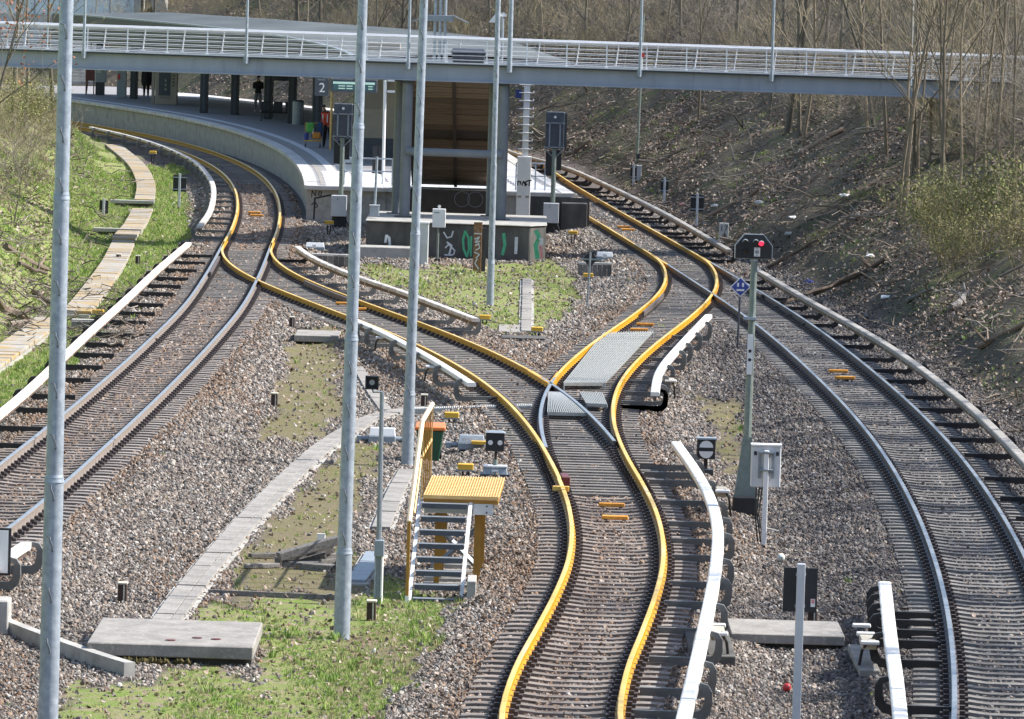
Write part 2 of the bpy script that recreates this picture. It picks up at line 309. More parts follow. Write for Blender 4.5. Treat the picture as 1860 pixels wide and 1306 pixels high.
def scatter(name, label, cat, pts, rot, scl, idx, metas, kind='stuff', parent=None):
    """one object whose many small pieces are placed by geometry nodes"""
    n = len(pts); me = bpy.data.meshes.new(name); me.vertices.add(n); me.vertices.foreach_set('co', np.asarray(pts, np.float32).ravel())
    a = me.attributes.new('rot', 'FLOAT_VECTOR', 'POINT'); a.data.foreach_set('vector', np.asarray(rot, np.float32).ravel())
    a = me.attributes.new('scl', 'FLOAT', 'POINT'); a.data.foreach_set('value', np.asarray(scl, np.float32))
    a = me.attributes.new('idx', 'INT', 'POINT'); a.data.foreach_set('value', np.asarray(idx, np.int32))
    cl = bpy.data.collections.new(name + '_pieces')
    for i, q in enumerate(metas): so_ = bpy.data.objects.new('%s_piece_%02d' % (name, i), q); cl.objects.link(so_)
    g = bpy.data.node_groups.new(name, 'GeometryNodeTree')
    g.interface.new_socket('Geometry', in_out='INPUT', socket_type='NodeSocketGeometry'); g.interface.new_socket('Geometry', in_out='OUTPUT', socket_type='NodeSocketGeometry')
    N, L = g.nodes, g.links; gi, go = N.new('NodeGroupInput'), N.new('NodeGroupOutput')
    ip = N.new('GeometryNodeInstanceOnPoints'); ci = N.new('GeometryNodeCollectionInfo'); ci.inputs[0].default_value = cl; ci.inputs['Separate Children'].default_value = True; ci.inputs['Reset Children'].default_value = True
    def na(nm, ty):
        q = N.new('GeometryNodeInputNamedAttribute'); q.data_type = ty; q.inputs[0].default_value = nm; return q.outputs[0]
    L.new(gi.outputs[0], ip.inputs['Points']); L.new(ci.outputs[0], ip.inputs['Instance']); ip.inputs['Pick Instance'].default_value = True
    L.new(na('idx', 'INT'), ip.inputs['Instance Index']); L.new(na('rot', 'FLOAT_VECTOR'), ip.inputs['Rotation']); L.new(na('scl', 'FLOAT'), ip.inputs['Scale']); L.new(ip.outputs[0], go.inputs[0])
    o = ob(name, me, parent); md = o.modifiers.new('scatter', 'NODES'); md.node_group = g
    return tag(o, label, cat, kind=kind)

# ------------------------------------------------------------------ ground
def poly(px, dz=-.38): return [G(x, y, dz) for x, y in px]
Z_GRASS = [poly(p) for p in (
    [(60, 1330), (140, 1250), (215, 1222), (330, 1225), (455, 1222), (500, 1165), (330, 1142), (365, 1085), (610, 1092), (690, 1050), (745, 1075), (830, 1100), (806, 1155), (745, 1230), (690, 1330)],
    [(165, 255), (272, 300), (332, 312), (340, 380), (352, 432), (262, 500), (195, 585), (140, 668), (-40, 765), (-40, 650), (60, 600), (100, 540), (120, 480), (120, 400), (130, 330), (140, 280)],
    [(640, 482), (760, 486), (1000, 474), (1042, 500), (1052, 545), (985, 602), (900, 604), (760, 540), (660, 500)])]
Z_SOIL = [poly(p) for p in (
    [(530, 598), (612, 610), (625, 745), (600, 775), (545, 803), (462, 803), (500, 740)],
    [(632, 790), (700, 820), (690, 835), (650, 900), (640, 975), (610, 1000), (470, 1075), (440, 1010), (480, 960), (560, 880)],
    [(560, 1000), (640, 980), (660, 1060), (610, 1090), (400, 1080), (430, 1040)],
    [(640, 1130), (790, 1120), (780, 1190), (700, 1270), (560, 1290), (600, 1200)],
    [(1250, 720), (1345, 720), (1352, 800), (1345, 880), (1310, 860), (1290, 760)])]
def weights(X, Y):
    jx = X + .12*np.sin(X*9 + Y*.7) + .08*np.sin(X*21 - Y*1.9); jy = Y + 1.2*np.sin(X*3.1 + Y*.35) + .6*np.sin(X*8.7 + Y*1.1)
    g = np.zeros(np.shape(X)); s = np.zeros(np.shape(X))
    for p in Z_GRASS: g = np.maximum(g, inpoly(jx, jy, p))
    for p in Z_SOIL: s = np.maximum(s, inpoly(jx, jy, p))
    bR = np.clip((X - TB(Y) - 2.9) / .6, 0, 1); bL = np.clip((TLT(Y) - X + .1) / .6, 0, 1)
    bL = bL*(1 - .85*g*(X < -9)); return g * (1 - bR), s, np.maximum(bR, bL), bL
xs = np.unique(np.r_[np.arange(-75, -16, 1.2), np.arange(-16, 16, .25), np.arange(16, 75, 1.2)])
ys = np.unique(np.r_[np.arange(-30, 60, 6), np.arange(60, 210, .5), np.arange(210, 330, 1.2), np.arange(330, 560, 4), np.arange(560, 1300, 40)])
GX, GY = np.meshgrid(xs, ys); GZ = gz(GX, np.clip(GY, 60, 430)); gW, sW, bW, blW = weights(GX, GY)
nx_, ny_ = len(xs), len(ys)
gv = np.stack([GX, GY, GZ], -1).reshape(-1, 3); ii = (np.arange(ny_ - 1)[:, None] * nx_ + np.arange(nx_ - 1)[None]).ravel()
me = bpy.data.meshes.new('ground'); me.from_pydata(gv.tolist(), [], np.stack([ii, ii + 1, ii + nx_ + 1, ii + nx_], 1).tolist())
ca = me.color_attributes.new('zone', 'FLOAT_COLOR', 'POINT'); ca.data.foreach_set('color', np.stack([gW, sW, bW, blW], -1).reshape(-1).astype(np.float32))
me.polygons.foreach_set('use_smooth', [True] * len(me.polygons))
def ground_mat():
    m = bpy.data.materials.new('ground_mix'); m.use_nodes = True; t = m.node_tree; N, L = t.nodes, t.links; b = N['Principled BSDF']; b.inputs['Roughness'].default_value = .95; b.inputs['Specular IOR Level'].default_value = .2
    ps = N.new('ShaderNodeNewGeometry').outputs['Position']; at_ = N.new('ShaderNodeVertexColor'); at_.layer_name = 'zone'; sp = N.new('ShaderNodeSeparateColor'); L.new(at_.outputs[0], sp.inputs[0])
    def noise(sc, det=6, rough=.6):
        n = N.new('ShaderNodeTexNoise'); n.inputs['Scale'].default_value = sc; n.inputs['Detail'].default_value = det; n.inputs['Roughness'].default_value = rough; L.new(ps, n.inputs[0]); return n.outputs[0]
    def ramp(src, *st):
        r = N.new('ShaderNodeValToRGB'); e = r.color_ramp.elements
        while len(e) < len(st): e.new(.5)
        for i, (p, c) in enumerate(st): e[i].position = p; e[i].color = (*c, 1)
        L.new(src, r.inputs[0]); return r.outputs[0]
    def mix(f, a, b_):
        x = N.new('ShaderNodeMix'); x.data_type = 'RGBA'; L.new(f, x.inputs['Factor']); L.new(a, x.inputs[6]); L.new(b_, x.inputs[7]); return x.outputs[2]
    grav = ramp(noise(16, 8, .8), (.30, (.045, .04, .037)), (.5, (.12, .10, .09)), (.72, (.24, .205, .19)))
    grass = ramp(noise(2.2, 8, .75), (.26, (.20, .165, .12)), (.40, (.30, .25, .16)), (.54, (.19, .25, .06)), (.66, (.17, .27, .05)), (.8, (.30, .27, .15)))
    soil = ramp(noise(1.1, 9, .8), (.30, (.15, .17, .035)), (.44, (.17, .155, .07)), (.56, (.20, .165, .105)), (.72, (.13, .15, .035)))
    bank = ramp(noise(3.5, 10, .85), (.28, (.035, .03, .024)), (.45, (.085, .072, .054)), (.6, (.15, .125, .095)), (.78, (.25, .21, .165)))
    lgr = ramp(noise(.45, 5, .7), (.30, (0, 0, 0)), (.44, (1, 1, 1)))
    lg = N.new('ShaderNodeMath'); lg.operation = 'MULTIPLY'; L.new(lgr, lg.inputs[0]); L.new(at_.outputs[1], lg.inputs[1])
    mossr = ramp(noise(.33, 7, .75), (.49, (0, 0, 0)), (.65, (1, 1, 1))); moss = ramp(noise(6, 6, .7), (.3, (.05, .056, .028)), (.7, (.15, .165, .07)))
    bank = mix(mossr, bank, moss)
    bank2 = mix(lg.outputs[0], bank, grass)
    c = mix(sp.outputs[0], grav, grass); c = mix(sp.outputs[1], c, soil); c = mix(sp.outputs[2], c, bank2); L.new(c, b.inputs['Base Color'])
    bp = N.new('ShaderNodeBump'); bp.inputs['Strength'].default_value = .9; bp.inputs['Distance'].default_value = .06; L.new(noise(11, 6, .75), bp.inputs['Height']); L.new(bp.outputs[0], b.inputs['Normal'])
    return m
me.materials.append(ground_mat()); ground = struct(ob('ground', me))

# ------------------------------------------------------------------ tracks
RAILP = [(-.072, -.172), (-.072, -.155), (-.012, -.142), (-.010, -.05), (-.036, -.036), (-.036, -.004), (-.026, 0), (.026, 0), (.036, -.004), (.036, -.036), (.010, -.05), (.012, -.142), (.072, -.155), (.072, -.172)]
RAILM = [0]*5 + [0, 1, 1, 0] + [0]*5; RAILM[6] = 1; RAILM[5] = 1; RAILM[7] = 1
def along(f, y0, y1, off, z=0.0, step=1.5):
    n = max(3, int(abs(y1 - y0) / step) + 1); ys_ = np.linspace(y0, y1, n); s_ = slope(f, ys_); q = np.sqrt(1 + s_**2)
    return [(float(a), float(b), z) for a, b in zip(f(ys_) + off/q, ys_ - off*s_/q)]
def rail(parent, f, y0, y1, off, side='yellow', top='yellow_top'):
    return MB().sweep(along(f, y0, y1, off), RAILP, RAILM).build('rail', [side, top], parent)
SLP = [(-1.3, -.188), (-1.15, -.178), (-.55, -.178), (-.3, -.205), (.3, -.205), (.55, -.178), (1.15, -.178), (1.3, -.188)]
def sleeper_mesh(m, flat=False, x0=-1.3, x1=1.3):
    mb = MB(); top = [(x0, -.178), (x1, -.178)] if flat else SLP
    n = len(top); vs = []
    for hw, dz in ((.125, 0), (.145, -.14)):
        for sy in (-1, 1): vs += [(x, sy*hw, (z if dz == 0 else -.36)) for x, z in top]
    a, b, c, d = 0, n, 2*n, 3*n; fs = []
    for i in range(n - 1): fs += [(a+i, a+i+1, b+i+1, b+i), (c+i, c+i+1, a+i+1, a+i), (b+i, b+i+1, d+i+1, d+i)]
    fs += [(a, b, d, c), (a+n-1, c+n-1, d+n-1, b+n-1)]
    return mb.add(vs, fs).mesh('sleeper', m)
ME_SL = sleeper_mesh('sleeper'); ME_SW = sleeper_mesh('sleeper_wood', True)
SP = .6
def clip(mb, x, y, z, a, side):
    c, s_ = math.cos(a), math.sin(a)
    for o in (-.105, .105):
        mb.box((x + o*c, y + o*s_, z - .135), (.075, .11, .075), a); mb.box((x + o*1.5*c, y + o*1.5*s_, z - .15), (.06, .16, .05), a)
def sleepers(parent, f, y0, y1, mesh, skip=lambda y: False, most=300, clips=True):
    k0, k1 = int(math.ceil(y0/SP)), int(y1/SP); far = MB(); cl = MB(); cnt = 0
    for k in range(k0, k1):
        y = k*SP
        a = math.atan(float(-slope(f, y))); x = float(f(y))
        if clips and y < 240:
            for o in (-.75, .75): clip(cl, x + o*math.cos(a), y + o*math.sin(a), 0, a, 0)
        if skip(y): continue
        if cnt < most:
            s_ = ob('sleeper', mesh, parent, (x, y, RNG.uniform(-.006, .006)), a + RNG.uniform(-.006, .006)); cnt += 1
        else: far.box((x, y, -.26), (2.6, .25, .16), a)
    if far.v: far.build('far_sleepers', 'sleeper', parent)['kind'] = 'stuff'
    if cl.v: cl.build('rail_fastenings', 'fastening', parent)['kind'] = 'stuff'
# left track
tA = thing('railway_track', 'left curved railway track with silver rails, turning yellow along the platform', 'track')
rail(tA, TA, 62, 196.5, -.75, 'rail_side', 'rail_top'); rail(tA, TA, 62, 196, .75, 'rail_side', 'rail_top')
rail(tA, TA, 196.6, 345, -.75); rail(tA, TA, 196.1, 345, .75)
nearA = lambda y: 172 < y < 197
sleepers(tA, TA, 76, 344, ME_SL, nearA)
# right track
tB = thing('railway_track', 'right curved railway track in shade beside the wooded bank', 'track')
rail(tB, TB, 62, 193, -.75, 'rail_dark', 'rail_top'); rail(tB, TB, 62, 194.8, .75, 'rail_dark', 'rail_top')  # dark side colour stands in for faces turned away from the sun
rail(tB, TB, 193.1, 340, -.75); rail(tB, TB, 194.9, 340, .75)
nearB = lambda y: 168 < y < 197
sleepers(tB, TB, 76, 340, sleeper_mesh('sleeper_shaded'), nearB)
# siding in the middle with the two links
tM = thing('railway_track', 'middle siding with yellow painted rails running to the foreground', 'track')
rail(tM, TM, 62, 115, -.75); rail(tM, TM, 62, 115, .75)
sleepers(tM, TM, 62, 114, ME_SL)
tC = thing('railway_track', 'yellow railed link track crossing from the left track to the siding', 'track')
rail(tC, TC, 115.05, 199, -.75); rail(tC, TC, 141.5, 199, .75)
rail(tC, TC, 124, 141.4, .75, 'rail_dark', 'rail_top')
mg = lambda y: 114 <= y < 141.5
sleepers(tC, TC, 114, 198, ME_SW, lambda y: mg(y) or y > 172)
tD = thing('railway_track', 'yellow railed link track crossing from the right track to the siding', 'track')
rail(tD, TD, 115.05, 199, .75); rail(tD, TD, 141.5, 199, -.75)
rail(tD, TD, 122, 141.4, -.75, 'rail_dark', 'rail_top')
sleepers(tD, TD, 114, 198, ME_SW, lambda y: mg(y) or y > 168)
def long_sleepers(parent, fa, fb, y0, y1):
    k = math.ceil(y0/SP)
    while k*SP < y1:
        y = k*SP; xa, xb = sorted((float(fa(y)), float(fb(y)))); L_ = xb - xa + 2.6
        o = ob('sleeper', sleeper_mesh('sleeper_wood', True, -L_/2, L_/2), parent, ((xa + xb)/2, y, RNG.uniform(-.006, .006)), math.atan(float(-(slope(fa, y) + slope(fb, y))/2))); k += 1
long_sleepers(tC, TC, TD, 114, 141.5); long_sleepers(tA, TA, TC, 172, 197); long_sleepers(tB, TB, TD, 168, 197)
# check rails, crossing noses, stretcher bars, joint plates
def guard(parent, f, y0, y1, off, m='rail_dark'):
    MB().sweep(along(f, y0, y1, off, -.01), [(-.02, -.15), (-.03, 0), (.03, 0), (.02, -.15)]).build('check_rail', m, parent)
guard(tA, TA, 181, 190, -.66); guard(tB, TB, 178, 187, .66); guard(tC, TC, 170, 178, .60, 'rail_dark'); guard(tD, TD, 168, 177, -.60, 'rail_dark'); guard(tC, TC, 131, 138, -.65)
for par, f, off in ((tC, TC, .75), (tD, TD, -.75)):
    mb = MB(); p0, p1 = along(f, 139.3, 143.5, off, -.03, 9)[0], along(f, 139.3, 143.5, off, -.03, 9)[-1]
    mb.sweep([p0, p1], [(-.06, -.12), (-.06, .028), (.06, .028), (.06, -.12)]); mb.build('crossing_nose', ['yellow'], par)
mb = MB(); mb.box((0, 0, 0), (.30, .10, .09)); fp = along(TM, 113.2, 113.4, -.78, -.03, 9)[0]
o = mb.build('fishplate', 'yellow_top', tM, .01); o.location = fp
o = MB().box((0, 0, 0), (.14, .9, .16), .05).build('derailer_block', 'brown_red', tM, .01); o.location = Vector(along(TM, 115.5, 116, -.62, -.06, 9)[0])
# third rails -------------------------------------------------------------------------------------------------
def spline(pts, step):
    P_ = [Vector(p) for p in pts]; out_ = []
    for i in range(len(P_) - 1):
        p0, p1, p2, p3 = P_[max(i-1, 0)], P_[i], P_[i+1], P_[min(i+2, len(P_)-1)]; n = max(1, int((p2 - p1).length/step))
        for k in range(n):
            t = k/n; out_.append(.5*((2*p1) + (p2 - p0)*t + (2*p0 - 5*p1 + 4*p2 - p3)*t*t + (3*p1 - p0 - 3*p2 + p3)*t**3))
    return out_ + [P_[-1]]
CZ = .27
_br = {}
def bracket_mesh(m, side):
    """J-shaped arm: beam lies from the sleepers out under the rail (+x is outward), then curls up to the cover"""
    if (m, side) in _br: return _br[(m, side)]
    path = [(-.74, -.16), (-.2, -.16), (.05, -.16), (.14, -.14), (.20, -.08), (.225, .02), (.225, .16), (.19, .225), (.10, .25)]
    wdt = [.066, .066, .066, .066, .064, .056, .048, .042, .036]; vs, fs = [], []
    for i, (x, z) in enumerate(path):
        d = Vector((path[min(i+1, 8)][0] - path[max(i-1, 0)][0], path[min(i+1, 8)][1] - path[max(i-1, 0)][1])).normalized(); nx, nz = -d.y, d.x
        for sy in (-.05, .05):
            for q in (-1, 1): vs.append((side*(x + nx*wdt[i]*q), sy, z + nz*wdt[i]*q))
    for i in range(8):
        a, b = 4*i, 4*i + 4; fs += [(a, b, b+1, a+1), (a+1, b+1, b+3, a+3), (a+3, b+3, b+2, a+2), (a+2, b+2, b, a)]
    fs += [(0, 1, 3, 2), (32, 34, 35, 33)]
    _br[(m, side)] = MB().add(vs, fs).mesh('bracket', m); return _br[(m, side)]
ME_INS = MB().tube([(0, 0, .10), (0, 0, .19)], .05, 8).mesh('insulator', 'insulator')
def third_rail(label, px, side, cover='cover', br='bracket', gap=3.5, extra=(), z=CZ):
    """side: +1 when the track lies to the left of the cover, -1 when to the right"""
    pts = spline([G(x, y, z) for x, y in px], 1.2)
    if pts[0].y > pts[-1].y: pts.reverse()
    t = thing('third_rail', label, 'third rail', group=None)
    MB().sweep(pts, [(-.095, -.09), (-.095, -.012), (-.075, 0), (.075, 0), (.095, -.012), (.095, -.09)], ).build('cover', cover, t)
    MB().sweep([p - Vector((0, 0, .10)) for p in pts], [(-.035, -.09), (-.035, 0), (.035, 0), (.035, -.09)]).build('conductor_rail', 'conductor', t)
    d = np.r_[0, np.cumsum([(pts[i+1] - pts[i]).length for i in range(len(pts) - 1)])]; L_ = d[-1]; pos = list(np.arange(.6, L_ - .3, gap)) + [e if e >= 0 else L_ + e for e in extra]
    for q in pos:
        i = min(int(np.searchsorted(d, q)), len(pts) - 1); p = pts[i]; dd = pts[min(i+1, len(pts)-1)] - pts[max(i-1, 0)]; a = math.atan2(dd.y, dd.x) - math.pi/2
        ob('bracket', bracket_mesh(br, side), t, (p.x, p.y, 0), a); ob('insulator', ME_INS, t, (p.x, p.y, 0), a)
    return t
T1 = third_rail('long cream stained third rail cover left of the left track', [(-70, 806), (0, 748), (60, 697), (150, 612), (230, 540), (290, 484), (342, 440)], -1, 'cover_dirty', 'bracket_dark', 4.2)
T1b = third_rail('curved pale third rail cover left of the track along the platform', [(362, 410), (382, 380), (388, 345), (378, 318), (350, 290), (300, 266), (240, 247), (165, 230)], -1, 'cover_weathered', 'bracket', 4.5)
T2 = third_rail('black spotted third rail cover beside the grassy island', [(540, 447), (572, 468), (640, 497), (740, 531), (865, 578)], 1, 'cover_weathered', 'bracket', 4.0, (1.5, -1.2))
T3 = third_rail('white third rail cover left of the link track behind the masts', [(640, 578), (700, 604), (770, 641), (820, 671), (857, 695)], -1, 'cover', 'bracket', 4.2, (-1.6, -2.8))
T4 = third_rail('short white bent third rail cover right of the metal walkway', [(1287, 571), (1250, 610), (1210, 655), (1195, 682), (1190, 712)], 1, 'cover', 'bracket', 4.0, (.9, 1.6))
T5 = third_rail('bright white third rail cover curving along the siding foreground', [(1228, 802), (1262, 850), (1287, 895), (1301, 940), (1304, 985), (1297, 1050), (1281, 1130), (1261, 1220), (1241, 1306), (1225, 1400)], 1, 'cover', 'bracket', 3.5, (-1.8, -3.2))
T6 = third_rail('white third rail cover left of the right track in the lower right corner', [(1607, 1056), (1617, 1150), (1628, 1230), (1636, 1306), (1645, 1420)], -1, 'cover', 'bracket_dark', 4.6, (-1.6, -3.2, -5.0))
T7 = third_rail('long weathered third rail cover at the foot of the right bank', [(1372, 486), (1460, 538), (1560, 594), (1640, 643), (1740, 718), (1810, 781), (1870, 843), (1930, 910)], 1, 'cover_grey', 'bracket_dark', 4.2)
T7b = third_rail('far weathered third rail cover behind the yellow rails below the bank', [(900, 262), (940, 278), (1014, 298), (1072, 320), (1203, 383), (1325, 453)], 1, 'cover_grey', 'bracket_dark', 3.6, (.4,))
T8 = third_rail('stub end of white third rail cover behind the left edge board', [(-110, 1105), (-40, 1048), (5, 1013), (47, 985)], 1, 'cover', 'bracket', 3.0, (-1.0,))
# joint clamps and feeder cables on the covers
def cover_cable(t, px, z=.2, bands=2, side=.12, white=True):
    p = G(*px, z); mb = MB()
    mb.tube([p + Vector((side, 0, .0)), p + Vector((side*1.6, .1, -.15)), p + Vector((side*1.9, .25, -.45)), p + Vector((side*2.1, .5, -.62))], .022, 6); mb.build('feeder_cable', 'cable', t)
    if white:
        for k in range(bands): MB().box((p.x + side*.75, p.y + k*1.1, p.z - .02), (.26, .16, .05)).build('clamp_band', 'cover', t, .01)
    MB().box((p.x + side*.75, p.y + .5, p.z - .07), (.2, .9, .11)).build('joint_housing', 'insulator', t, .01)
cover_cable(T5, (1292, 1148), .2, 2, .14); cover_cable(T5, (1302, 890), .2, 1, .14); cover_cable(T6, (1592, 1165), .2, 3, -.12); cover_cable(T3, (700, 612), .16, 1, -.14); cover_cable(T3, (792, 665), .16, 1, -.14); cover_cable(T4, (1212, 690), .18, 1, .1)

# ------------------------------------------------------------------ ballast
def in_view(X, Y, m=1.6):
    hx = (.0835 * Y + m); return (np.abs(X) < hx)
def sleeper_free(X, Y):
    ok = np.ones(len(X), bool)
    for f, y0, y1, hw in ((TA, 60, 350, 1.14), (TB, 60, 345, 1.14), (TM, 60, 114, 1.14), (TC, 114, 198, 1.14), (TD, 114, 198, 1.14)):
        s_ = slope(f, Y); off = (X - f(Y)) / np.sqrt(1 + s_**2); al = (Y + off*s_*.9)
        ph = (al/SP + .5) % 1 - .5; on_s = (np.abs(ph)*SP < .125) & (np.abs(off) < hw); on_r = np.abs(np.abs(off) - .75) < .11
        ok &= ~((Y > y0) & (Y < y1) & (on_s | on_r))
    return ok
def stone_mesh(seed, m='stone'):
    r = np.random.default_rng(seed); bm = bmesh.new(); bmesh.ops.create_icosphere(bm, subdivisions=1, radius=.5)
    sx, sy, sz = r.uniform(.7, 1.15), r.uniform(.7, 1.1), r.uniform(.5, .8)
    for v in bm.verts:
        q = r.uniform(.72, 1.18); v.co = Vector((v.co.x*sx*q, v.co.y*sy*q, v.co.z*sz*q))
    bmesh.ops.dissolve_limit(bm, angle_limit=.35, verts=bm.verts, edges=bm.edges); bmesh.ops.triangulate(bm, faces=bm.faces)
    me = bpy.data.meshes.new('stone'); bm.to_mesh(me); bm.free(); me.materials.append(MATS[m]); return me
STONES = [stone_mesh(i) for i in range(8)] + [stone_mesh(i, 'stone_shaded') for i in range(8)] + [stone_mesh(i, 'stone_rust') for i in range(8)]
pl = []
for y0 in np.arange(74, 250, 2.0):
    s_ = .062 * (y0/95)**.62; wd = 2*(.0835*y0 + 1.6); n = int(.88 * wd * 2.0 / s_**2)
    X = RNG.uniform(-wd/2, wd/2, n); Y = RNG.uniform(y0, y0 + 2, n)
    g_, so_, b_, _ = weights(X, Y)
    keep = RNG.random(n) > np.maximum.reduce([g_*.96, so_*.975, b_*.985])
    plat = (Y > 219) & (X > TA(Y) + 1.5) & (X < TB(Y) - 1.5); keep &= ~plat
    keep &= sleeper_free(X, Y) | (RNG.random(n) < .12 + .40*np.clip(np.sin(X*2.1 + Y*.13)*np.sin(Y*.37 - X) - .25, 0, 1))
    X, Y = X[keep], Y[keep]; pl.append(np.stack([X, Y, gz(X, Y) + s_*.4*(RNG.random(len(X))**2), np.full(len(X), s_) * RNG.uniform(.55, 1.35, len(X)) * (1 + .55*(RNG.random(len(X)) < .10))], 1))
pl = np.concatenate(pl); n = len(pl); print('stones', n)
bx_, by_ = pl[:, 0], pl[:, 1]; in_shade = RNG.random(n) < .92*np.clip((bx_ - np.maximum(3.6, TB(by_) - 3.9))/1.3, 0, 1)*np.clip((232 - by_)/50, 0, 1)  # mixes in darkened stones where tree shade falls on the right track
dtr = np.minimum.reduce([np.abs(bx_ - TA(by_)), np.where(by_ < 120, np.abs(bx_ - TM(by_)), 9), np.where((by_ > 110) & (by_ < 200), np.abs(bx_ - TC(by_)), 9), np.where((by_ > 110) & (by_ < 200), np.abs(bx_ - TD(by_)), 9)])
rs = RNG.random(n) < .75*np.clip((1.9 - dtr)/.7, 0, 1) + .5*np.clip(np.sin(bx_*.8 + by_*.05)*np.sin(by_*.17 + bx_*.5) - .15, 0, 1)
scatter('ballast', 'grey brown crushed stone ballast around the tracks', 'ballast', pl[:, :3], RNG.uniform(-3.1, 3.1, (n, 3)), pl[:, 3], RNG.integers(0, 8, n) + np.where(in_shade, 8, np.where(rs, 16, 0)), STONES)

# ------------------------------------------------------------------ grass, leaves, sticks, brush
def tuft_mesh(seed, m, nb=14, h=1.0, spread=.35, wd=.05):
    r = random.Random(seed); mb = MB()
    for _ in range(nb):
        a = r.uniform(0, 6.28); b = r.uniform(0, spread); x, y = b*math.cos(a), b*math.sin(a); hh = h*r.uniform(.5, 1); l = r.uniform(.1, .55)*hh; dx, dy = l*math.cos(a), l*math.sin(a); t = r.uniform(0, 3.14); wx, wy = wd*math.cos(t), wd*math.sin(t)
        mb.add([(x-wx, y-wy, 0), (x+wx, y+wy, 0), (x+dx*.35+wx*.7, y+dy*.35+wy*.7, hh*.6), (x+dx*.35-wx*.7, y+dy*.35-wy*.7, hh*.6), (x+dx, y+dy, hh)], [(0, 1, 2, 3), (3, 2, 4)])
    return mb.mesh('tuft', m)
TUFTS = [tuft_mesh(i, 'grassblade') for i in range(4)] + [tuft_mesh(9 + i, 'drygrass', 12, .8, .45, .03) for i in range(2)]
pl = []
for y0 in np.arange(74, 330, 2.0):
    wd = 2*(.0835*y0 + 1.2); n = int(wd*2*170*(95/y0)**.8); X = RNG.uniform(-wd/2, wd/2, n); Y = RNG.uniform(y0, y0 + 2, n); g_, so_, b_, bl = weights(X, Y)
    pt = .5 + .5*np.sin(X*1.9 + 1.2*np.sin(Y*.21))*np.sin(Y*.33 + X*.8)
    isl = inpoly(X, Y, Z_GRASS[2]); lft = X < -9.5; pr = g_*np.where(lft, .9, np.clip(pt*1.9 - .45, .06, 1))*np.where(isl, .5, 1) + so_*.10*pt + bl*.75*np.clip(pt*1.6 - .1, .2, 1) + (b_ - bl)*.22*np.clip(pt*2 - 1.1, 0, 1)*(Y > 110) + .0012
    plat = (Y > 217) & (X > TA(Y) + 1.3) & (X < TB(Y) - 1.3)
    k = (RNG.random(n) < pr) & ~plat & sleeper_free(X, Y); X, Y, pt = X[k], Y[k], pt[k]
    pl.append(np.stack([X, Y, gz(X, Y) - .01, RNG.uniform(.035, .085, len(X))*(1 + 1.2*(RNG.random(len(X)) < .05))*(y0/95)**.3, np.where(isl[k], pt*.35, np.where(lft[k], 1.2, pt))], 1))
pl = np.concatenate(pl); n = len(pl); print('tufts', n)
idx = np.where(RNG.random(n) < .26 + .55*(1 - pl[:, 4]), RNG.integers(4, 6, n), RNG.integers(0, 4, n))
scatter('grass', 'short green and straw coloured spring grass on the verges', 'grass', pl[:, :3], np.stack([RNG.uniform(-.15, .15, n), RNG.uniform(-.15, .15, n), RNG.uniform(-3, 3, n)], 1), pl[:, 3], idx, TUFTS)
def leaf_mesh(seed):
    r = random.Random(seed); c = r.uniform(.1, .45)
    return MB().add([(-.5, 0, c*.6), (-.2, .3, .05), (.25, .28, .02), (.55, 0, c), (.2, -.3, .03), (-.2, -.28, .05), (0, 0, 0)], [(0, 6, 1), (1, 6, 2), (2, 6, 3), (3, 6, 4), (4, 6, 5), (5, 6, 0)]).mesh('leaf', 'leaf_litter')
LEAVES = [leaf_mesh(i) for i in range(4)]
pl = []
for y0 in np.arange(76, 400, 2.0):
    wd = 2*(.0835*y0 + 1.2); n = int(wd*2*80*(110/y0)**.9); X = RNG.uniform(-wd/2, wd/2, n); Y = RNG.uniform(y0, y0 + 2, n); g_, so_, b_, bl = weights(X, Y)
    cl = .5 + .5*np.sin(X*.9 + Y*.11 + 1.5*np.sin(Y*.07))*np.sin(Y*.19 - X*.4); pr = (b_ - bl)*(.06 + .94*np.clip(cl*1.9 - .55, 0, 1)) + bl*.35 + g_*.10*(1 - np.clip(-X - 9, 0, 1)) + so_*.05 + .02 + .22*(np.abs(X - TM(Y)) < 2.1)*(Y < 150)
    plat = (Y > 217) & (X > TA(Y) + 1.3) & (X < TB(Y) - 1.3)
    k = (RNG.random(n) < pr) & ~plat; X, Y = X[k], Y[k]
    pl.append(np.stack([X, Y, gz(X, Y) + RNG.uniform(.0, .05, len(X)), RNG.uniform(.05, .12, len(X))*(y0/110)**.35], 1))
pl = np.concatenate(pl); n = len(pl); print('leaves', n)
scatter('fallen_leaves', 'dry brown fallen leaves covering the banks', 'leaves', pl[:, :3], np.stack([RNG.uniform(-.9, .9, n), RNG.uniform(-.9, .9, n), RNG.uniform(-3, 3, n)], 1), pl[:, 3], RNG.integers(0, 4, n), LEAVES)
def stick_mesh(seed):
    r = random.Random(seed); pts = [(-.5, 0, 0)]
    for i in range(1, 5): pts.append((-.5 + .25*i, r.uniform(-.07, .07), r.uniform(-.03, .08)))
    mb = MB().tube(pts, [.014, .013, .011, .009, .005], 5)
    for _ in range(2):
        i = r.randint(1, 3); p = Vector(pts[i]); mb.tube([p, p + Vector((r.uniform(.05, .2), r.uniform(-.2, .2), r.uniform(0, .12)))], [.008, .003], 4)
    return mb.mesh('stick', 'stickmat')
STICKS = [stick_mesh(i) for i in range(5)]
def bank_pts(n, y0, y1, d0, d1, left=False):
    Y = RNG.uniform(y0, y1, n); d = RNG.uniform(d0, d1, n); X = (TLT(Y) - d) if left else (TB(Y) + 2.7 + d); return X, Y
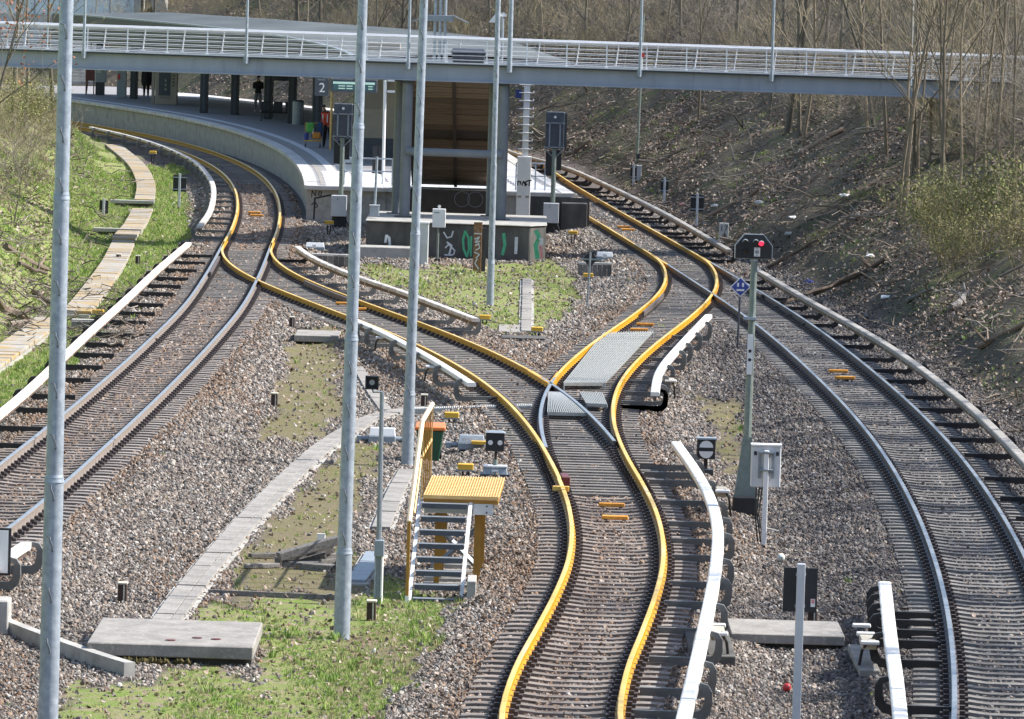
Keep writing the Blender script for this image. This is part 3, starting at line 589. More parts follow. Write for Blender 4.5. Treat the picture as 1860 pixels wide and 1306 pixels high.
X, Y = bank_pts(5200, 90, 330, .2, 15); k = in_view(X, Y); X1, Y1 = X[k], Y[k]; X, Y = bank_pts(700, 120, 260, .0, 7, True); k = in_view(X, Y)
hp = [on(RNG.uniform(0, 240), RNG.uniform(520, 640)) for _ in range(260)]
X = np.r_[X1, X[k], [p.x for p in hp]]; Y = np.r_[Y1, Y[k], [p.y for p in hp]]; n = len(X)
scatter('fallen_sticks', 'broken sticks and twigs lying over the banks', 'sticks', np.stack([X, Y, gz(X, Y) + RNG.uniform(.02, .16, n)], 1), np.stack([RNG.uniform(-.4, .4, n), RNG.uniform(-.45, .45, n), RNG.uniform(-3, 3, n)], 1), RNG.uniform(.35, 1.7, n)*np.where((RNG.random(n) < .05) & (X > 0), RNG.uniform(1.6, 2.6, n), 1), RNG.integers(0, 5, n), STICKS)

# ------------------------------------------------------------------ bare trees
def grow(tr, cw, lf, p, d, L_, r, depth, rg, maxd, droop=0.0, nsub=(4, 7)):
    n = 5 if depth < 2 else 3; pts, rad = [p], [r]; q = p.copy(); dd = d.copy()
    for i in range(n):
        dd = (dd + Vector((rg.uniform(-1, 1), rg.uniform(-1, 1), rg.uniform(-.5, .9) - droop))*(.10 + .09*depth)).normalized(); q = q + dd*(L_/n); pts.append(q.copy()); rad.append(r*(1 - (i + 1)/n*(.72 if depth else .7)))
    (tr if depth < 2 else cw).tube(pts, rad, 7 if depth == 0 else (5 if depth == 1 else 3), caps=depth == 0)
    if depth >= maxd:
        if lf is not None: lf.append(pts[-1]); lf.append(pts[-2])
        return
    k = rg.randint(*nsub) + (4 if depth == 0 else 0)
    for j in range(k):
        t = rg.uniform(.32 if depth == 0 else .2, .98); i = min(int(t*n), n - 1); f = t*n - i; b = pts[i].lerp(pts[i+1], f); ax = (pts[i+1] - pts[i]).normalized()
        o = ax.orthogonal().normalized(); o.rotate(Matrix.Rotation(rg.uniform(0, 6.28), 3, ax)); an = rg.uniform(.45, 1.05)
        nd = (ax*math.cos(an) + o*math.sin(an) + Vector((0, 0, .25))).normalized()
        grow(tr, cw, lf, b, nd, L_*rg.uniform(.32, .55), max(r*(1 - t*.7)*rg.uniform(.4, .6), .006), depth + 1, rg, maxd, droop, nsub)
def leaf_cloud(points, m, size, per, rg, name='leaf_tips'):
    mb = MB()
    for p in points:
        for _ in range(per):
            c = Vector(p) + Vector((rg.gauss(0, .12), rg.gauss(0, .12), rg.gauss(0, .12))); a, b = Vector((rg.uniform(-1, 1), rg.uniform(-1, 1), rg.uniform(-1, 1))).normalized()*size, Vector((rg.uniform(-1, 1), rg.uniform(-1, 1), rg.uniform(-1, 1))).normalized()*size*.6
            mb.add([c - a, c - b, c + a, c + b], [(0, 1, 2, 3)])
    return mb.mesh(name, m)
def tree_variant(seed, h, r, maxd=3, bark='bark', tw='twig', lean=.08, buds=None, bsize=.05, nsub=(4, 7), stems=1, bper=1):
    rg = random.Random(seed); tr, cw, lf = MB(), MB(), []
    for s_ in range(stems):
        a = rg.uniform(0, 6.28); b = Vector((math.cos(a), math.sin(a), 0))*(0 if stems == 1 else rg.uniform(.1, .4))
        grow(tr, cw, lf, b - Vector((0, 0, .3)), Vector((rg.uniform(-lean, lean) + b.x*.25, rg.uniform(-lean, lean) + b.y*.25, 1)).normalized(), h*rg.uniform(.8, 1), r*rg.uniform(.7, 1), 0, rg, maxd, 0, nsub)
    ms = [('trunk', tr.mesh('trunk', bark, smooth=True)), ('crown', cw.mesh('crown', tw))]
    if buds: ms.append(('leaf_buds', leaf_cloud(lf, buds, bsize, bper, rg)))
    return ms
def plant(variant, name, label, cat, p, s_=1.0, rz=0.0, group=None, tilt=0.0):
    t = thing(name, label, cat, p, rz, group); t.scale = (s_, s_, s_); t.rotation_euler = (tilt, 0, rz)
    for nm, q in variant:
        o = ob(nm, q, t)
        if nm == 'leaf_buds': o['kind'] = 'stuff'
    return t
V_TALL = [tree_variant(i, 11, .13, 3) for i in range(3)] + [tree_variant(20 + i, 10, .10, 3, 'bark_pale', 'twig_warm') for i in range(2)]
V_BUD = [tree_variant(40 + i, 9, .10, 3, 'bark', 'twig', buds='budleaf', bsize=.05) for i in range(2)]
V_THIN = [tree_variant(60 + i, 8, .055, 2, 'bark_pale', 'twig_warm', .05, nsub=(3, 5)) for i in range(3)]
V_DENSE = [tree_variant(70 + i, 6.2, .10, 3, 'bark', 'twig', .2, nsub=(8, 11)) for i in range(2)]
V_COPPER = tree_variant(80, 8, .10, 3, buds='copperleaf', bsize=.07)
V_SHRUB = [tree_variant(90 + i, 2.6, .03, 2, 'twig', 'twig', .5, nsub=(3, 5), stems=5) for i in range(3)]
V_SHRUBG = [tree_variant(100 + i, 2.2, .025, 2, 'twig_warm', 'twig_warm', .5, buds='budleaf', bsize=.05, nsub=(4, 6), stems=7, bper=2) for i in range(2)]
# wood on the bank behind the platform and bridge
g1 = 'bare trees in the wood behind the bridge'
for i in range(64):
    px = 230 + i*25.5 + RNG.uniform(-14, 14); Y = float(RNG.uniform(300, 385)); 
    if px > 1150: Y = float(RNG.uniform(215, 300))
    if px > 1500: Y = float(RNG.uniform(206, 250))
    X = (px - 930)*Y/F
    if X < TB(Y) + 7: X = float(TB(Y) + RNG.uniform(7, 14))
    V = V_TALL[i % 5] if i % 7 else V_BUD[i % 2]
    plant(V, 'bare_tree', 'bare thin tree in the wood rising behind the footbridge', 'tree', (X, Y, float(gz(X, Y))), float(RNG.uniform(.7, 1.15)), float(RNG.uniform(0, 6.28)), g1, float(RNG.uniform(-.06, .06)))
# grove of thin trunks at the right edge, nearer than the bridge
ORD = ['first', 'second', 'third', 'fourth', 'fifth', 'sixth', 'seventh', 'eighth', 'ninth', 'tenth', 'eleventh', 'twelfth']
gr = [(1632, 392, .95), (1648, 360, 1.05), (1668, 330, 1.0), (1690, 300, .9), (1707, 385, 1.0), (1722, 402, 1.1), (1742, 372, .9), (1765, 350, 1.0), (1790, 330, 1.0), (1812, 345, 1.1), (1840, 360, 1.0), (1856, 310, .9)]
for i, (px, py, s_) in enumerate(gr):
    p = on(px, py); plant(V_THIN[i % 3], 'slender_tree', ORD[i] + ' slender bare trunk from the left in the grove on the right bank', 'tree', p, s_*1.25, float(RNG.uniform(0, 6.28)), 'slender trunks on the right bank', float(RNG.uniform(-.07, .07)))
for k, (px, py, s_, v) in enumerate([(1640, 400, 1.0, V_TALL[3]), (1716, 415, 1.05, V_TALL[4]), (1452, 250, .9, V_TALL[0]), (1590, 235, .9, V_BUD[0]), (1395, 215, .85, V_TALL[1]), (1815, 250, 1.0, V_BUD[1])]):
    plant(v, 'bank_tree', ['pale double trunk tree standing tallest at the left of the right grove', 'pale thick trunk tree in the middle of the right grove', 'leaning dark tree under the bridge on the right bank', 'budding tree growing through the bridge line on the right bank', 'dark crooked tree under the middle of the right bridge span', 'budding tree at the right edge above the grove'][k], 'tree', on(px, py), s_, 1.3*k, 'trees on the right bank')
# trees whose bare crowns shade the right track (higher up the same bank, right of the frame)
for i in range(44):
    y = 70 + i*2.7; x = max(.084*y + 1.4, float(TB(y)) + 2.9) + float(RNG.uniform(0, 1.6)) + (i % 2)*1.3
    plant(V_DENSE[i % 2], 'bare_tree', 'bushy bare tree low on the right bank beyond the right edge', 'tree', (x, y, float(gz(x, y))), float(RNG.uniform(.85, 1.1)), i*1.1, 'trees beyond the right edge')
# left bank trees
for k, (px, py, v, s_, lb) in enumerate([(22, 245, V_TALL[0], 1.0, 'bare tree at the far left under the bridge end'), (45, 235, V_BUD[1], .9, 'budding tree left of the tall mast below the bridge'), (100, 228, V_TALL[2], .9, 'dark leaning tree behind the tall left mast'), (150, 218, V_TALL[4], .75, 'pale thin tree where the left bank meets the platform end')]):
    plant(v, 'bank_tree', lb, 'tree', on(px, py), s_, 2.1*k, 'trees on the left bank')
pc = on(-25, 400); plant(V_COPPER, 'copper_beech', 'tree with brown red leaves reaching in at the top left corner', 'tree', pc, .85, .4)
for k, (px, py, v, s_, lb) in enumerate([(40, 330, V_SHRUB[0], .9, 'reddish brown twiggy shrub on the left bank by the mast'), (20, 255, V_SHRUBG[0], 1.0, 'yellow green budding shrub high on the left bank'), (70, 240, V_SHRUBG[1], .9, 'yellow green shrub just left of the mast'), (135, 255, V_SHRUB[1], .7, 'grey twiggy shrub hanging over the platform track'), (15, 400, V_SHRUB[2], .7, 'low brown shrub at the left edge'), (150, 300, V_SHRUB[0], .5, 'small grey shrub above the green slope')]):
    plant(v, 'shrub', lb, 'shrub', on(px, py), s_, k*1.0, 'shrubs on the left bank')
for k, (px, py, s_) in enumerate([(1660, 455, 1.15), (1700, 475, 1.1), (1745, 470, 1.25), (1790, 455, 1.3), (1835, 450, 1.3), (1850, 500, 1.0), (1770, 500, .9), (1720, 505, .8)]):
    plant(V_SHRUBG[k % 2], 'budding_shrub', ['leftmost olive green budding shrub of the right bank thicket', 'second olive shrub from the left in the right bank thicket', 'olive shrub under the middle of the right grove', 'tall olive shrub below the right grove trunks', 'olive shrub at the right edge below the grove', 'lowest olive shrub at the right edge', 'low olive shrub in front of the thicket above the pale log', 'small olive shrub at the lower left of the thicket'][k], 'shrub', on(px, py), s_*.8, k*1.7, 'budding shrubs on the right bank')
# countless brush
BR = [q for V in (V_SHRUB[0], V_SHRUB[1], V_SHRUB[2]) for q in (V[1][1],)] + [V_SHRUBG[0][1][1]]
X, Y = bank_pts(3400, 150, 390, 6, 26); k = in_view(X, Y); X, Y = X[k], Y[k]; X2, Y2 = bank_pts(300, 150, 330, 2.6, 9, True); k = in_view(X2, Y2); X = np.r_[X, X2[k]]; Y = np.r_[Y, Y2[k]]; n = len(X)
scatter('undergrowth', 'tangled leafless undergrowth on the wooded banks', 'undergrowth', np.stack([X, Y, gz(X, Y)], 1), np.stack([RNG.uniform(-.2, .2, n), RNG.uniform(-.2, .2, n), RNG.uniform(-3, 3, n)], 1), np.where(X < -9, RNG.uniform(.3, .8, n), RNG.uniform(.45, 1.35, n)), np.where(X < -9, RNG.integers(2, 4, n), RNG.integers(0, 4, n)), BR)
# fallen logs
def log(label, p0, p1, r0, r1, m='wood_log', seed=0):
    rg = random.Random(seed); a, b = Vector(p0), Vector(p1); c = (a + b)/2; t = thing('fallen_branch', label, 'branch', c, 0, 'fallen branches'); pts = []
    for i in range(6): pts.append(a.lerp(b, i/5) - c + Vector((rg.uniform(-.06, .06), rg.uniform(-.1, .1), rg.uniform(-.02, .08))))
    MB().tube(pts, [r0 + (r1 - r0)*i/5 for i in range(6)], 7).build('limb', m, t, smooth=True)
    for _ in range(2):
        i = rg.randint(1, 4); MB().tube([pts[i], pts[i] + Vector((rg.uniform(-.4, .4), rg.uniform(-.6, .6), rg.uniform(.1, .4)))], [r1*.8, r1*.3], 5).build('side_branch', m, t)
    return t
def glog(label, a, b, r0, r1, m='wood_log', seed=0, dz=.08): return log(label, on(*a) + Vector((0, 0, dz)), on(*b) + Vector((0, 0, dz)), r0, r1, m, seed)
glog('thick curved branch lying on the left bank above the stick pile', (12, 458), (84, 500), .11, .07, 'wood_log', 1)
glog('split branch below the curved branch on the left bank', (30, 484), (80, 504), .07, .05, 'wood_log', 2)
glog('heavy sawn log at the left edge among the sticks', (0, 565), (44, 585), .13, .10, 'wood_log', 3)
glog('dark log in the stick pile beside the mast foot', (20, 600), (90, 590), .09, .06, 'wood_log', 4)
glog('short thick log lying against the left mast line', (60, 540), (98, 560), .08, .05, 'wood_log', 5)
glog('pale peeled branch pointing up the right bank', (1646, 556), (1692, 532), .07, .05, 'old_wood', 6)
glog('long dark trunk lying across the right bank', (1480, 540), (1610, 480), .10, .06, 'wood_log', 7)
glog('pale grey log below the olive shrubs', (1730, 565), (1762, 537), .11, .08, 'old_wood', 8)
glog('brown fallen limb near the third rail on the right bank', (1395, 490), (1490, 440), .06, .04, 'wood_log', 9)
glog('mossy fallen trunk under the bridge on the right bank', (1455, 285), (1530, 240), .12, .08, 'wood_log', 10)
glog('forked dead branch on the right slope behind the signal', (1420, 560), (1560, 505), .05, .03, 'wood_log', 11)
glog('broken limb at the right edge above the cover', (1780, 640), (1860, 600), .09, .06, 'wood_log', 12)
glog('thin pale branch high on the right bank', (1540, 405), (1600, 395), .05, .03, 'old_wood', 13)
glog('fallen limb on the far slope below the bridge', (1030, 285), (1075, 262), .10, .06, 'old_wood', 14)
glog('dark fallen limb beside the black board on the far slope', (1285, 400), (1380, 350), .10, .06, 'wood_log', 15)

# ------------------------------------------------------------------ platform
PT = .95
yP0, yP1 = 221.0, 356.0
def edgeL(y): return along(TA, y, y + .1, 1.58, PT, 9)[0]
def edgeR(y): return along(TB, y, y + .1, -1.58, PT, 9)[0]
Lp = [Vector(p) for p in along(TA, yP0, 345, 1.58, PT, 2.5)]; Rp = [Vector(p) for p in along(TB, yP0, 350, -1.58, PT, 2.5)]
plat = thing('platform', 'curved island platform with pale edge under the station roof', 'platform')
body = MB(); n = min(len(Lp), len(Rp)); ring = [p for p in Lp] + [p for p in reversed(Rp)]
inset = lambda pts, s_: [Vector(p) + Vector((s_, 0, 0)) for p in pts]
L2, R2 = inset(Lp, .14), inset(Rp, -.14); rg2 = L2 + list(reversed(R2)); k = len(rg2)
body.slabpoly(rg2, -.45, PT - .13); body.build('platform_wall', 'concrete', plat)
# floor as strips between the edges
fl = MB(); nL = 60; ya = np.linspace(yP0, 345, nL)
LL = [Vector(along(TA, y, y + .1, 1.58 + .45, PT, 9)[0]) for y in ya]; RR = []
for q in ya:
    y2 = yP0 + (q - yP0)*(350 - yP0)/(345 - yP0); RR.append(Vector(along(TB, y2, y2 + .1, -1.58 - .45, PT, 9)[0]))
vs, fs = [], []
for a, b in zip(LL, RR):
    for t_ in range(9): p = a.lerp(b, t_/8); vs.append((p.x, p.y, PT))
for i in range(nL - 1):
    for j in range(8): fs.append((i*9 + j, i*9 + j + 1, (i+1)*9 + j + 1, (i+1)*9 + j))
base_ = len(vs); vs += [(x, y, PT - .125) for x, y, z in vs]; fs += [tuple(reversed([q + base_ for q in f])) for f in fs]
fl.add(vs, fs).build('floor', 'platform_floor', plat)
ME_COP = None
def coping(f, sgn, y1):
    y = yP0
    while y < y1:
        a, b = Vector(along(f, y, y + .1, sgn*1.58, PT, 9)[0]), Vector(along(f, y + 1.92, y + 2.02, sgn*1.58, PT, 9)[0]); c, d = Vector(along(f, y + 1.92, y + 2.02, sgn*2.03, PT, 9)[0]), Vector(along(f, y, y + .1, sgn*2.03, PT, 9)[0])
        ctr = (a + b + c + d)/4; q = [v - ctr for v in ((a, b, c, d) if sgn < 0 else (d, c, b, a))]
        o = MB().slabpoly(q, -.12, .012).build('coping_stone', 'coping', plat); o.location = ctr; y += 2.0
coping(TA, 1, 343); coping(TB, -1, 262)
# guide strip and pale slabs on the sunny end
MB().sweep(along(TA, yP0 + .6, 340, 2.75, PT + .006, 2), [(-.16, -.004), (-.16, .004), (.16, .004), (.16, -.004)]).build('guide_strip', 'tile', plat)
MB().sweep(along(TA, yP0 + .6, 340, 2.25, PT + .005, 2), [(-.1, -.004), (-.1, .004), (.1, .004), (.1, -.004)]).build('edge_line', 'slab', plat)
MB().sweep(along(TB, yP0 + 14.5, 340, -3.3, PT + .006, 2), [(-1.2, -.004), (-1.2, .004), (1.2, .004), (1.2, -.004)]).build('sunlit_paving', 'tile', plat)  # sunlight reaching in under the roof edge, put in as a paler strip
ME_T = {}
for r_ in range(9):
    y = yP0 + .02 + r_*1.5; xa, xb = float(TA(y)) + 2.3, float(TB(y)) - 2.2; k = int((xb - xa)/1.0)
    for j in range(k):
        ob('paving_slab', ME_T.setdefault(0, MB().box((0, 0, 0), (.985, 1.48, .02)).mesh('paving_slab', 'tile')), plat, (xa + .5 + j*(xb - xa)/k, y + .75, PT + .013))
MB().box((float((TA(yP0) + TB(yP0))/2), yP0 - .06, PT - .06), (float(TB(yP0) - TA(yP0)) - 3.3, .3, .13)).build('front_coping', 'coping', plat)
MB().box((xat(1050, 400, yP0) - .15, yP0 - .6, .1), (.9, 1.0, 1.1)).build('end_block', 'concrete_dark', plat, .02)
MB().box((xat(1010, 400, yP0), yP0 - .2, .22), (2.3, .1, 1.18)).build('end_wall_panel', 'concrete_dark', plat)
# graffiti drawn on the end wall
def stroke(parent, pts, r, m, flat_y, name='graffiti'):
    """a painted line on an upright face: a flat ribbon 4 mm proud"""
    mb = MB(); P_ = [Vector((p[0], 0, p[1])) for p in pts]
    for i in range(len(P_) - 1):
        d = (P_[i+1] - P_[i]); 
        if d.length < 1e-5: continue
        d.normalize(); nn = Vector((-d.z, 0, d.x))*r; a, b = P_[i] - d*r*.6, P_[i+1] + d*r*.6; y = flat_y - .0007*(i % 3)
        mb.add([(v.x, y, v.z) for v in (a - nn, b - nn, b + nn, a + nn)], [(0, 1, 2, 3)])
    return mb.build(name, m, parent)
def pxs(pts, Y): return [(xat(x, y, Y), up(y, x, Y)) for x, y in pts]
Yw = yP0 - .012 + 0
MB().box(((xat(556, 390, yP0) + xat(700, 390, yP0))/2, yP0 + .02, .25), (xat(700, 390, yP0) - xat(556, 390, yP0), .1, 1.13)).build('end_wall_panel', 'concrete', plat)
for pts in ([(566, 358), (567, 346), (573, 356), (574, 346)], [(578, 354), (580, 348), (584, 349), (583, 355), (578, 354)], [(566, 372), (572, 366), (577, 375), (570, 379)]): stroke(plat, pxs(pts, yP0 - .04), .018, 'paint_black', yP0 - .036)
for pts in ([(570, 398), (572, 360), (602, 354)],): stroke(plat, pxs(pts, yP0 - .04), .03, 'paint_black', yP0 - .036)
# roof with columns
roof = thing('station_roof', 'long curved flat grey station roof behind the footbridge', 'roof')
RZ = 5.1; yr = np.linspace(240, 331, 34); rl, rr = [], []
for y in yr:
    rl.append(Vector(along(TA, y, y + .1, 3.5, RZ, 9)[0])); rr.append(Vector(along(TB, y + 3, y + 3.1, -.3, RZ, 9)[0]))
mb = MB(); vs = []
for a, b in zip(rl, rr):
    m_ = a.lerp(b, .5) + Vector((0, 0, .22)); vs += [tuple(a), tuple(m_), tuple(b)]
fs = []
for i in range(len(yr) - 1):
    for j in range(2): fs.append((3*i + j, 3*i + j + 1, 3*i + j + 4, 3*i + j + 3))
mb.add(vs, fs); mb.build('roof_deck', 'roof', roof)
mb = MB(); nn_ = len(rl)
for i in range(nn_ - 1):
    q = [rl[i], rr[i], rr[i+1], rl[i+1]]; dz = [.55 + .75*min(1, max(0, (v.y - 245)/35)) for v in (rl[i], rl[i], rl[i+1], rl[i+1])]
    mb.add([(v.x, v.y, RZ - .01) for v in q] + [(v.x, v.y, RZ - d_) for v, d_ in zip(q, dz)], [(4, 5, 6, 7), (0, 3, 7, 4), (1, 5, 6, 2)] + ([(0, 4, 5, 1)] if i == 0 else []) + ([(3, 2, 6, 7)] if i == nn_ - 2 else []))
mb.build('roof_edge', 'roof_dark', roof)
MB().box(((rl[0].x + rr[0].x)/2, 239.9, RZ - .12), (rr[0].x - rl[0].x, .2, .3)).build('front_fascia', 'grey_metal', roof)
for i in range(0, nn_ - 1):
    for f_ in (0, .5):
        a, b = rl[i].lerp(rl[i+1], f_), rr[i].lerp(rr[i+1], f_); m_ = a.lerp(b, .5) + Vector((0, 0, .22)); MB().sweep([a, m_, b], [(-.03, -.02), (-.03, .045), (.03, .045), (.03, -.02)]).build('roof_seam', 'roof', roof)
MB().sweep([q + Vector((.12, 0, .02)) for q in rl], [(-.1, -.02), (-.1, .06), (.1, .06), (.1, -.02)]).build('gutter', 'grey_metal', roof)
def roof_column(px, py, w=.62, m='dark_box'):
    p = G(px, py, PT); mb = MB(); mb.box((0, 0, (RZ - .5 - PT)/2), (w*.62, w, RZ - .5 - PT)); o = mb.build('column', m, roof, .02); o.location = p
    o2 = MB().box((0, -w/2 - .02, (RZ - .5 - PT)/2), (w*.2, .05, RZ - .55 - PT)).build('column_flange', 'slate', roof); o2.location = p
for px, py in ((370, 205), (426, 208), (486, 216), (530, 224), (243, 179)): roof_column(px, py)
roof_column(575, 250, .7); roof_column(180, 172, .6)
# ------------------------------------------------------------------ footbridge
YB = 203.0
bz0, bz1, bzr = up(151, 930, YB), up(119, 930, YB), up(74, 930, YB)
br = thing('footbridge', 'long grey steel footbridge crossing over the tracks', 'bridge')
XB0, XB1 = -27.0, 19.5
girder_tilt = -.0035
def bzl(x): return girder_tilt * x
def beam(y, z0, z1, th, name, m):
    mb = MB(); mb.add([(XB0, y - th/2, z0 + bzl(XB0)), (XB1, y - th/2, z0 + bzl(XB1)), (XB1, y - th/2, z1 + bzl(XB1)), (XB0, y - th/2, z1 + bzl(XB0)), (XB0, y + th/2, z0 + bzl(XB0)), (XB1, y + th/2, z0 + bzl(XB1)), (XB1, y + th/2, z1 + bzl(XB1)), (XB0, y + th/2, z1 + bzl(XB0))],
        [(0, 1, 2, 3), (7, 6, 5, 4), (0, 4, 5, 1), (1, 5, 6, 2), (2, 6, 7, 3), (3, 7, 4, 0)]); return mb.build(name, m, br)
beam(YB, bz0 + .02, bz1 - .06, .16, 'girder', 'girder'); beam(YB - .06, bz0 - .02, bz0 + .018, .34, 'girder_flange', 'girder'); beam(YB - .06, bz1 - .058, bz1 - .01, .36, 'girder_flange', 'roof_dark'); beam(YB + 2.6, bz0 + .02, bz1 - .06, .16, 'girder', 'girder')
beam(YB + 1.3, bz0 + .25, bz0 + .32, 2.4, 'deck', 'concrete')
for y in (YB - .1, YB + 2.7): beam(y, bz1 - .005, bz1 + .03, .2, 'kerb_plate', 'railing')
rh = bzr - bz1
def railing(y, lean):
    mb = MB()
    for k in range(5):
        h = .12 + k*(rh - .22)/4; mb.tube([(XB0, y + lean*h/rh, bz1 + h + bzl(XB0)), (XB1, y + lean*h/rh, bz1 + h + bzl(XB1))], .010, 5)
    mb.build('railing_wire', 'railing', br)
    MB().tube([(XB0, y + lean, bzr + bzl(XB0)), (XB1, y + lean, bzr + bzl(XB1))], .035, 8).build('handrail', 'railing', br)
railing(YB, .1); railing(YB + 2.7, -.1)
ME_P = MB().tube([(0, 0, 0), (0, .1, rh - .02)], .022, 5).box((0, 0, .02), (.10, .1, .04)).mesh('railing_post', 'railing')
ME_P2 = MB().tube([(-.04, 0, 0), (.05, -.1, rh - .02)], .022, 5).box((-.04, 0, .02), (.10, .1, .04)).mesh('railing_post', 'railing')
x = XB0 + .3
while x < XB1: ob('railing_post', ME_P, br, (x, YB, bz1 + .03 + bzl(x))); ob('railing_post', ME_P2, br, (x + .38, YB + 2.7, bz1 + .03 + bzl(x))); x += 1.28
def bridge_column(px, y, z0, r=.17):
    x = xat(px, 300, y); mb = MB().tube([(x, y, z0), (x, y, bz0 - .05)], r, 16); mb.build('column', 'column', br, smooth=False)
    MB().box((x, y, z0 + .03), (.62, .62, .06)).build('column_base', 'roof_dark', br); MB().box((x, y, bz0 - .06), (.34, .5, .08)).build('column_head', 'roof_dark', br)
BZ = .72
bridge_column(737, YB + .1, BZ); bridge_column(912, YB + .1, BZ); bridge_column(722, YB + 2.4, BZ, .15); bridge_column(893, YB + 2.4, BZ, .15)
zt = up(277, 826, YB); MB().tube([(xat(737, 275, YB), YB - .05, zt), (xat(912, 279, YB), YB - .05, zt - .03)], .13, 12).build('cross_tube', 'column', br, smooth=True)
# abutment block
blk = thing('abutment', 'long concrete abutment block with graffiti under the footbridge', 'abutment')
xb0, xb1 = xat(664, 440, 200), xat(991, 440, 200)
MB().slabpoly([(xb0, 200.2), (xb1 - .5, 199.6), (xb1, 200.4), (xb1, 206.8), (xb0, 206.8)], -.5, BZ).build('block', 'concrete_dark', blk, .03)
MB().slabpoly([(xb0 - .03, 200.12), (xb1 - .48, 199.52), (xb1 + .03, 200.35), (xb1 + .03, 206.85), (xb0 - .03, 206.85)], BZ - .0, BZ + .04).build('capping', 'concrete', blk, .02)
MB().box((xat(705, 470, 199.2), 199.3, -.22), (2.3, 1.2, .4)).build('step', 'concrete', blk, .02)
fy = lambda px: 200.2 - .6*(xat(px, 440, 200) - xb0)/(xb1 - .5 - xb0) - .006
def gblk(pts, r, m): 
    Y = fy(sum(p[0] for p in pts)/len(pts)); 
    mb = MB(); q = pxs(pts, Y); P_ = [Vector((a, fy(pts[i][0]), b)) for i, (a, b) in enumerate(q)]
    for i in range(len(P_) - 1):
        d = P_[i+1] - P_[i]; d.normalize(); nn = Vector((-d.z, 0, d.x))*r
        mb.add([P_[i] - nn - d*r*.5, P_[i+1] - nn + d*r*.5, P_[i+1] + nn + d*r*.5, P_[i] + nn - d*r*.5], [(0, 1, 2, 3)])
    mb.build('graffiti', m, blk)
for pts, r, m in (([(806, 422), (812, 432), (820, 430), (823, 420)], .022, 'paint_white'), ([(812, 440), (820, 446), (816, 462)], .03, 'paint_white'), ([(808, 463), (822, 463)], .025, 'paint_white'), ([(809, 450), (815, 444), (826, 455), (824, 462)], .022, 'paint_white'),
    ([(845, 420), (841, 435), (842, 452), (848, 466), (852, 452), (851, 432), (845, 420)], .035, 'paint_green'), ([(856, 430), (855, 465)], .03, 'paint_green'), ([(915, 425), (917, 445), (913, 462)], .05, 'paint_green'), ([(938, 432), (937, 460)], .05, 'paint_white'), ([(974, 420), (980, 432), (973, 445), (976, 468)], .07, 'paint_green'), ([(981, 440), (984, 468)], .05, 'paint_pink'), ([(976, 428), (984, 436), (980, 452)], .05, 'paint_white'),
    ([(700, 440), (702, 428), (707, 432), (708, 445)], .04, 'paint_white')): gblk(pts, r, m)
# stair soffit with planks between the columns
st = thing('stair_underside', 'brown planked underside of the stairs leading up to the footbridge', 'stairs')
x0, x1 = xat(742, 250, 205), xat(899, 250, 205); A_, B_ = Vector((0, YB + 2.9, bz0 + .1)), Vector((0, 222.5, PT + .1)); dv = B_ - A_; ln = dv.length; an = math.atan2(dv.z, dv.y)
mb = MB().add([(x0 - .1, A_.y, A_.z + .3), (x1 + .1, A_.y, A_.z + .3), (x1 + .1, B_.y, B_.z + .3), (x0 - .1, B_.y, B_.z + .3), (x0 - .1, A_.y, A_.z + .08), (x1 + .1, A_.y, A_.z + .08), (x1 + .1, B_.y, B_.z + .08), (x0 - .1, B_.y, B_.z + .08)], [(3, 2, 1, 0), (4, 5, 6, 7), (0, 1, 5, 4), (1, 2, 6, 5), (2, 3, 7, 6), (3, 0, 4, 7)]); mb.build('stair_slab', 'batten', st)
npk = 21; ME_PK = MB().box((0, 0, 0), (x1 - x0, ln/npk - .07, .06)).mesh('plank', 'plank')
for i in range(npk):
    if i == 10 or i == 11: continue
    q = A_ + dv*((i + .5)/npk); o = ob('plank', ME_PK, st, ((x0 + x1)/2, q.y, q.z + .03 + RNG.uniform(-.006, .006))); o.rotation_euler = (an, 0, 0)
for xx, w_ in (((x0 + x1)/2, .11), (x0 - .06, .16), (x1 + .06, .16)):
    o = MB().box((0, 0, 0), (w_, ln, .1)).build('stringer', 'batten', st); o.location = (xx, (A_.y + B_.y)/2, (A_.z + B_.z)/2 - .01); o.rotation_euler = (an, 0, 0)
MB().box(((x0 + x1)/2, 216, .6), (x1 - x0 + .2, .2, 1.1)).build('foot_wall', 'batten', st)
for c, r in (((.3, -.1), .27), ((.75, -.1), .27)):
    mb = MB(); 
    for q in range(20):
        a0, a1 = q*math.pi/10, (q + 1)*math.pi/10; mb.add([((x0+x1)/2 + c[0] + rr_*math.cos(a), 215.894, .95 + c[1] + rr_*math.sin(a)) for rr_, a in ((r, a0), (r, a1), (r - .02, a1), (r - .02, a0))], [(0, 1, 2, 3)])
    mb.build('graffiti', 'column', st)
# things on the bridge
def bridge_lamp(px, label, r=.05, top=9.5, y=YB - .25):
    x = xat(px, 100, y); z0 = bz1 + .03 + bzl(x); t = thing('lamp_post', label, 'lamp post', (x, y, z0 - .25), 0, 'lamp posts along the bridge rail')
    MB().tube([(0, 0, 0), (0, 0, top - z0)], [r, r*.7], 10).build('shaft', 'galv', t, smooth=True); MB().box((0, .06, .12), (.16, .12, .22)).build('bracket_plate', 'galv', t)
    MB().box((0, .25, top - z0), (.18, .6, .08)).build('lantern', 'grey_metal', t, .02)
for px, lb in ((152, 'slim grey lamp post on the bridge just right of the tall left mast'), (447, 'slim grey lamp post on the bridge above the platform columns'), (742, 'slim grey lamp post on the bridge left of the dark grit bin'), (1163, 'slim grey lamp post on the bridge beside the red dot'), (1403, 'slim grey lamp post on the right bridge span'), (1655, 'slim grey lamp post on the bridge behind the grove')): bridge_lamp(px, lb)
